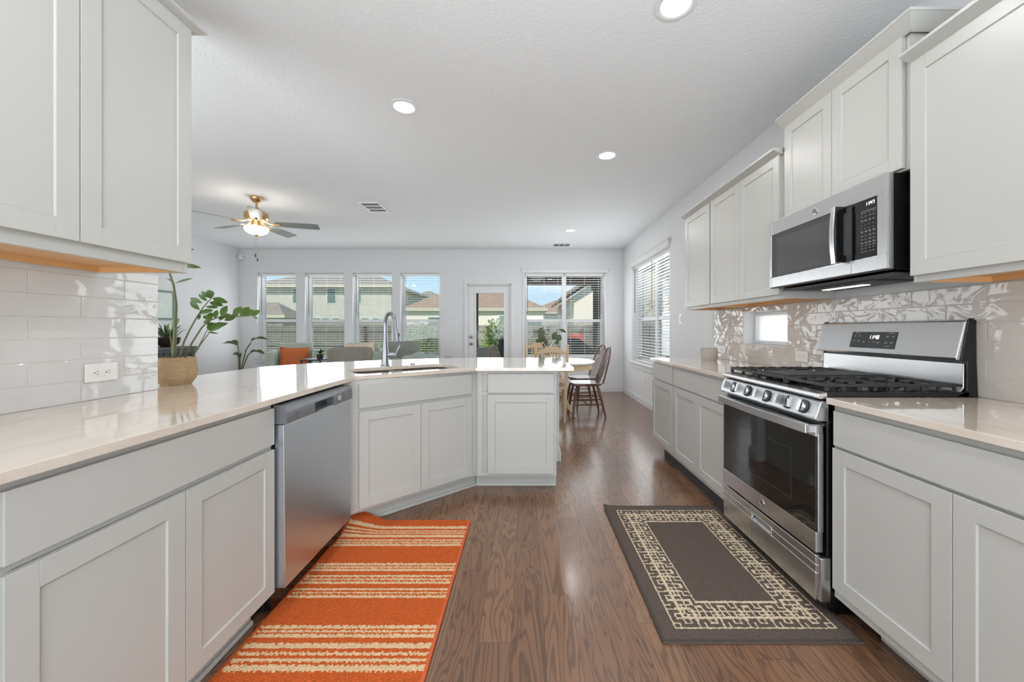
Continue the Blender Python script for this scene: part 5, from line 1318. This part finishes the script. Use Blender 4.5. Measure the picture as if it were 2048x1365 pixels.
def hip(name, label, x0, x1, y0, y1, eave, pitch, wallm, roofm, wins=(), ov=.45, gable=False):
    r = thing(name, label, 'house', ((x0+x1)/2, y0, GZ))
    ox, oy, oz = (x0+x1)/2, y0, GZ
    B(x0-ox, x1-ox, 0, y1-y0, 0, eave-oz).build('wall', wallm, r)
    m = MB(); X0, X1, Y0, Y1 = x0-ov-ox, x1+ov-ox, -ov, y1-y0+ov; z = eave-oz
    if gable:
        cx = (X0+X1)/2; h_ = (X1-X0)/2*pitch
        m.hexa([(X0, Y0, z-.05), (cx, Y0, z+h_-.05), (cx, Y1, z+h_-.05), (X0, Y1, z-.05), (X0, Y0, z+.12), (cx, Y0, z+h_+.12), (cx, Y1, z+h_+.12), (X0, Y1, z+.12)])
        m.hexa([(cx, Y0, z+h_-.05), (X1, Y0, z-.05), (X1, Y1, z-.05), (cx, Y1, z+h_-.05), (cx, Y0, z+h_+.12), (X1, Y0, z+.12), (X1, Y1, z+.12), (cx, Y1, z+h_+.12)])
        g = MB(); g.prism([(X0+ov, z), (X1-ov, z), (cx, z+h_-.12)], 0, .1, 'y'); g.build('gable', wallm, r)
    else:
        sx, sy = X1-X0, Y1-Y0; hw = min(sx, sy)/2; h_ = hw*pitch
        if sx >= sy: R0, R1 = (X0+hw, (Y0+Y1)/2), (X1-hw, (Y0+Y1)/2)
        else: R0, R1 = ((X0+X1)/2, Y0+hw), ((X0+X1)/2, Y1-hw)
        v = [m.bm.verts.new(p) for p in ((X0, Y0, z), (X1, Y0, z), (X1, Y1, z), (X0, Y1, z), (R0[0], R0[1], z+h_), (R1[0], R1[1], z+h_))]
        if sx >= sy: F = ((0, 1, 5, 4), (1, 2, 5), (2, 3, 4, 5), (3, 0, 4), (0, 3, 2, 1))
        else: F = ((0, 1, 4), (1, 2, 5, 4), (2, 3, 5), (3, 0, 4, 5), (0, 3, 2, 1))
        for f_ in F: m._f([v[i] for i in f_])
    m.build('roof', roofm, r)
    if not gable: frame4(X0-.03, X1+.03, Y0-.03, Y1+.03, .06, z-.16, z+.02).build('fascia', 'fascia', r)
    for (a, b_, z0, z1) in wins:
        f_ = MB(); f_.box(a-ox-.06, b_-ox+.06, -.03, 0, z0-oz-.06, z1-oz+.06); wf = f_.build('window', 'hframe', r)
        B(a-ox, b_-ox, -.045, -.03, z0-oz, z1-oz).build('pane', 'hglass', wf)
    return r
k30 = 30/765
def hx(px): return (px-1052)*k30
def hz(py): return 1.19-(py-660)*k30
hip('house', 'beige two-story neighbor house behind the fence, through left windows', -21.5, hx(783), 30, 39, hz(572), .42, 'siding', 'roof',
    [(hx(655), hx(671), hz(606), hz(578)), (hx(586), hx(598), hz(606), hz(578)), (hx(718), hx(722), hz(606), hz(578))] + [(hx(x_), hx(x_+13), hz(643), hz(637)) for x_ in (627, 645, 665, 724, 745)])
hip('house', 'low hip-roofed house seen through the leftmost window', -19.6, -15.9, 25, 27, 2.12, .72, 'siding', 'roof', ov=.3)
k22 = 22/765
hip('house', 'single-story white house with tan roof seen through the glazed door', -7.0, 1.0, 22, 33, 2.42, .52, 'white_stucco', 'roofr',
    [(-.52-1.0, -.0-1.0+.2, .9, 2.0), (.0, .9, .85, 1.75), (-5.6, -4.6, .9, 1.9), (-3.9, -3.2, .9, 1.9)], ov=.2)
hip('house', 'brown-roofed house in the gap between tan roof and tall white house', .2, 9.2, 40, 50, 3.0, .42, 'siding', 'roofr')
hip('house', 'tall white gabled house seen through the dining window', 2.45, 8.6, 19.5, 30, 2.95, .62, 'white_stucco', 'roof', [(3.9, 4.8, 1.3, 2.6)], gable=True)
hip('house', 'distant hip-roofed house behind the bush right of the faucet', -14.5, -8.3, 42, 50, 4.2, .45, 'siding', 'roof')
hs = hip('house', 'beige neighbor house beside the yard, through the right wall window', 7.2, 14, 9.5, 18.5, 4.0, .45, 'siding', 'roof')
for (a, b_, z0, z1) in ((4.0, 5.0, 3.2, 4.3), (1.5, 2.6, .9, 2.1), (8.0, 9.0, 3.2, 4.3)):
    f_ = MB(); f_.box(-3.43, -3.4, a-.06, b_+.06, z0-.6, z1-.6+.06); wf = f_.build('window', 'hframe', hs); B(-3.445, -3.43, a, b_, z0-.55, z1-.6).build('pane', 'hglass', wf)
# patio roof
r = thing('patio_cover', 'dark stained patio roof with beams outside the dining window', 'patio roof', (.4, 7.56, 0))
B(-2.3, 2.6, 0, 3.3, 2.66, 2.74).build('roof_deck', 'patio_wood', r)
for q in range(9): B(-2.3, 2.6, .25+q*.36, .30+q*.36, 2.60, 2.66).build('joist', 'patio_wood', r)
B(-2.3, 2.6, 2.98, 3.12, 2.43, 2.66).build('beam', 'patio_wood', r)
for x in (1.56,):
    B(x-.09, x+.09, 2.96, 3.14, -.06, 2.43).build('post', 'patio_post', r); B(x-.13, x+.13, 2.92, 3.18, 2.30, 2.43).build('post_cap', 'patio_post', r)
B(-1.88, -1.73, 2.96, 3.14, -.06, 2.43).build('post', 'patio_post', r)
r = thing('patio_ceiling_light', 'pale glass bowl light under the patio roof', 'ceiling light', (.27, 9.2, 2.52))
MB().lathe([(0, .085), (.07, .085), (.07, -.02), (.02, -.03), (.02, -.10), (0, -.10)], (0, 0, 0), 18).build('mount', 'patio_post', r)
MB().lathe([(.15, -.09), (.14, -.12), (.08, -.16), (0, -.17)], (0, 0, 0), 24).build('glass_bowl', 'hframe', r, smooth=True)
# covered grill and patio chair
r = thing('covered_grill', 'black covered grill on the patio outside the dining window', 'grill', (1.32, 9.4, -.06))
MB().hexa([(-.42, -.3, 0), (.42, -.3, 0), (.42, .3, 0), (-.42, .3, 0), (-.40, -.28, .70), (.55, -.28, .62), (.55, .28, .62), (-.40, .28, .70)]).build('lower_cover', 'cover', r, bevel=.03, seg=3)
MB().hexa([(-.36, -.26, .68), (.48, -.26, .62), (.48, .26, .62), (-.36, .26, .68), (-.30, -.18, 1.05), (-.02, -.18, 1.03), (-.02, .18, 1.03), (-.30, .18, 1.05)]).build('lid_cover', 'cover', r, bevel=.03, seg=3)
tag(MB().hexa([(-.35, -.3, 0), (.35, -.3, 0), (.35, .3, 0), (-.35, .3, 0), (-.32, -.28, .80), (.22, -.28, .84), (.22, .28, .84), (-.32, .28, .80)]).build('covered_planter', 'cover', loc=(.12, 9.2, -.06), bevel=.04, seg=3), 'low black covered box on patio, left of the covered grill', 'covered box')
r = thing('patio_chair', 'gray cushioned patio chair outside the glazed door', 'chair', (-.87, 8.5, -.06), .1)
MB().hexa([(-.24, -.05, .40), (.24, -.05, .40), (.24, .07, .40), (-.24, .07, .40), (-.22, .08, .86), (.22, .08, .86), (.22, .18, .84), (-.22, .18, .84)]).build('back_cushion', 'outfab', r, bevel=.04, seg=4)
B(-.25, .25, -.5, 0, .30, .42).build('seat_cushion', 'outfab', r, bevel=.03, seg=3)
for sx in (-1, 1):
    MB().tube([(sx*.27, -.5, 0), (sx*.27, -.45, .55), (sx*.27, .05, .58), (sx*.27, .15, .80)], .014, 8).build('frame_side', 'darkmetal', r, smooth=True)
    MB().tube([(sx*.27, .0, .57), (sx*.27, .25, 0)], .014, 8).build('leg', 'darkmetal', r, smooth=True)
r = thing('patio_umbrella', 'closed dark umbrella outside, at the right edge of the door glass', 'umbrella', (-.58, 9.3, -.06))
MB().cyl((0, 0, 0), (0, 0, 1.1), .018, seg=10).build('pole', 'darkmetal', r)
MB().lathe([(.03, .35), (.09, .5), (.10, .8), (.05, 1.08), (0, 1.12)], (0, 0, 0), 12).build('canopy', 'cover', r, smooth=True)
r = thing('play_slide', 'orange-red plastic play slide in the yard by the fence', 'slide', (2.0, 14.2, GZ))
MB().hexa([(-.25, -1.0, .1), (.25, -1.0, .1), (.25, -.9, .05), (-.25, -.9, .05), (-.35, .3, 1.35), (.15, .3, 1.35), (.15, .4, 1.28), (-.35, .4, 1.28)]).build('chute', 'plastic_red', r, bevel=.02)
for sx in (-.33, .13): B(sx-.03, sx+.03, .35, .42, 0, 1.45).build('ladder_post', 'plastic_red', r)
for z in (.3, .6, .9): B(-.33, .13, .36, .41, z, z+.05).build('rung', 'plastic_red', r)
def bush(name, label, loc, rx, rz, n, cat='bush', mt='bush', seed=1):
    r = thing(name, label, cat, loc); g = random.Random(seed); m = MB()
    for q in range(n):
        while True:
            p = Vector((g.uniform(-1, 1), g.uniform(-1, 1), g.uniform(-1, 1)))
            if .3 < p.length < 1: break
        c_ = Vector((p.x*rx, p.y*rx*.8, rz+p.z*rz+.15)); d_ = Vector((g.uniform(-1, 1), g.uniform(-1, 1), g.uniform(-.4, 1))).normalized()*g.uniform(.07, .13)
        leaf(m, c_, c_+d_, .05, (g.uniform(-1, 1), g.uniform(-1, 1), 1), .1, 3)
    m.build('foliage', mt, r, smooth=True)
    MB().cyl((0, 0, 0), (0, 0, rz), .04, .02, 8).build('trunk', 'trunk', r)
    return r
bush('garden_bush', 'bright green bush by the fence, through the window right of the faucet', (-3.75, 13.6, GZ), .72, .80, 1500, seed=2)
bush('garden_bush', 'bright yellow-green bush seen through the glazed door', (-1.02, 12.4, GZ), .42, .85, 1100, seed=3)
bush('garden_bush', 'low green shrub below the second window, by the fence', (-6.9, 13.8, GZ), .6, .3, 500, seed=4)
bush('yard_tree', 'leafy tree beside the neighbor house, through the right wall window', (5.9, 15.5, GZ), 1.2, 1.7, 1500, cat='tree', mt='dkleaf', seed=6)
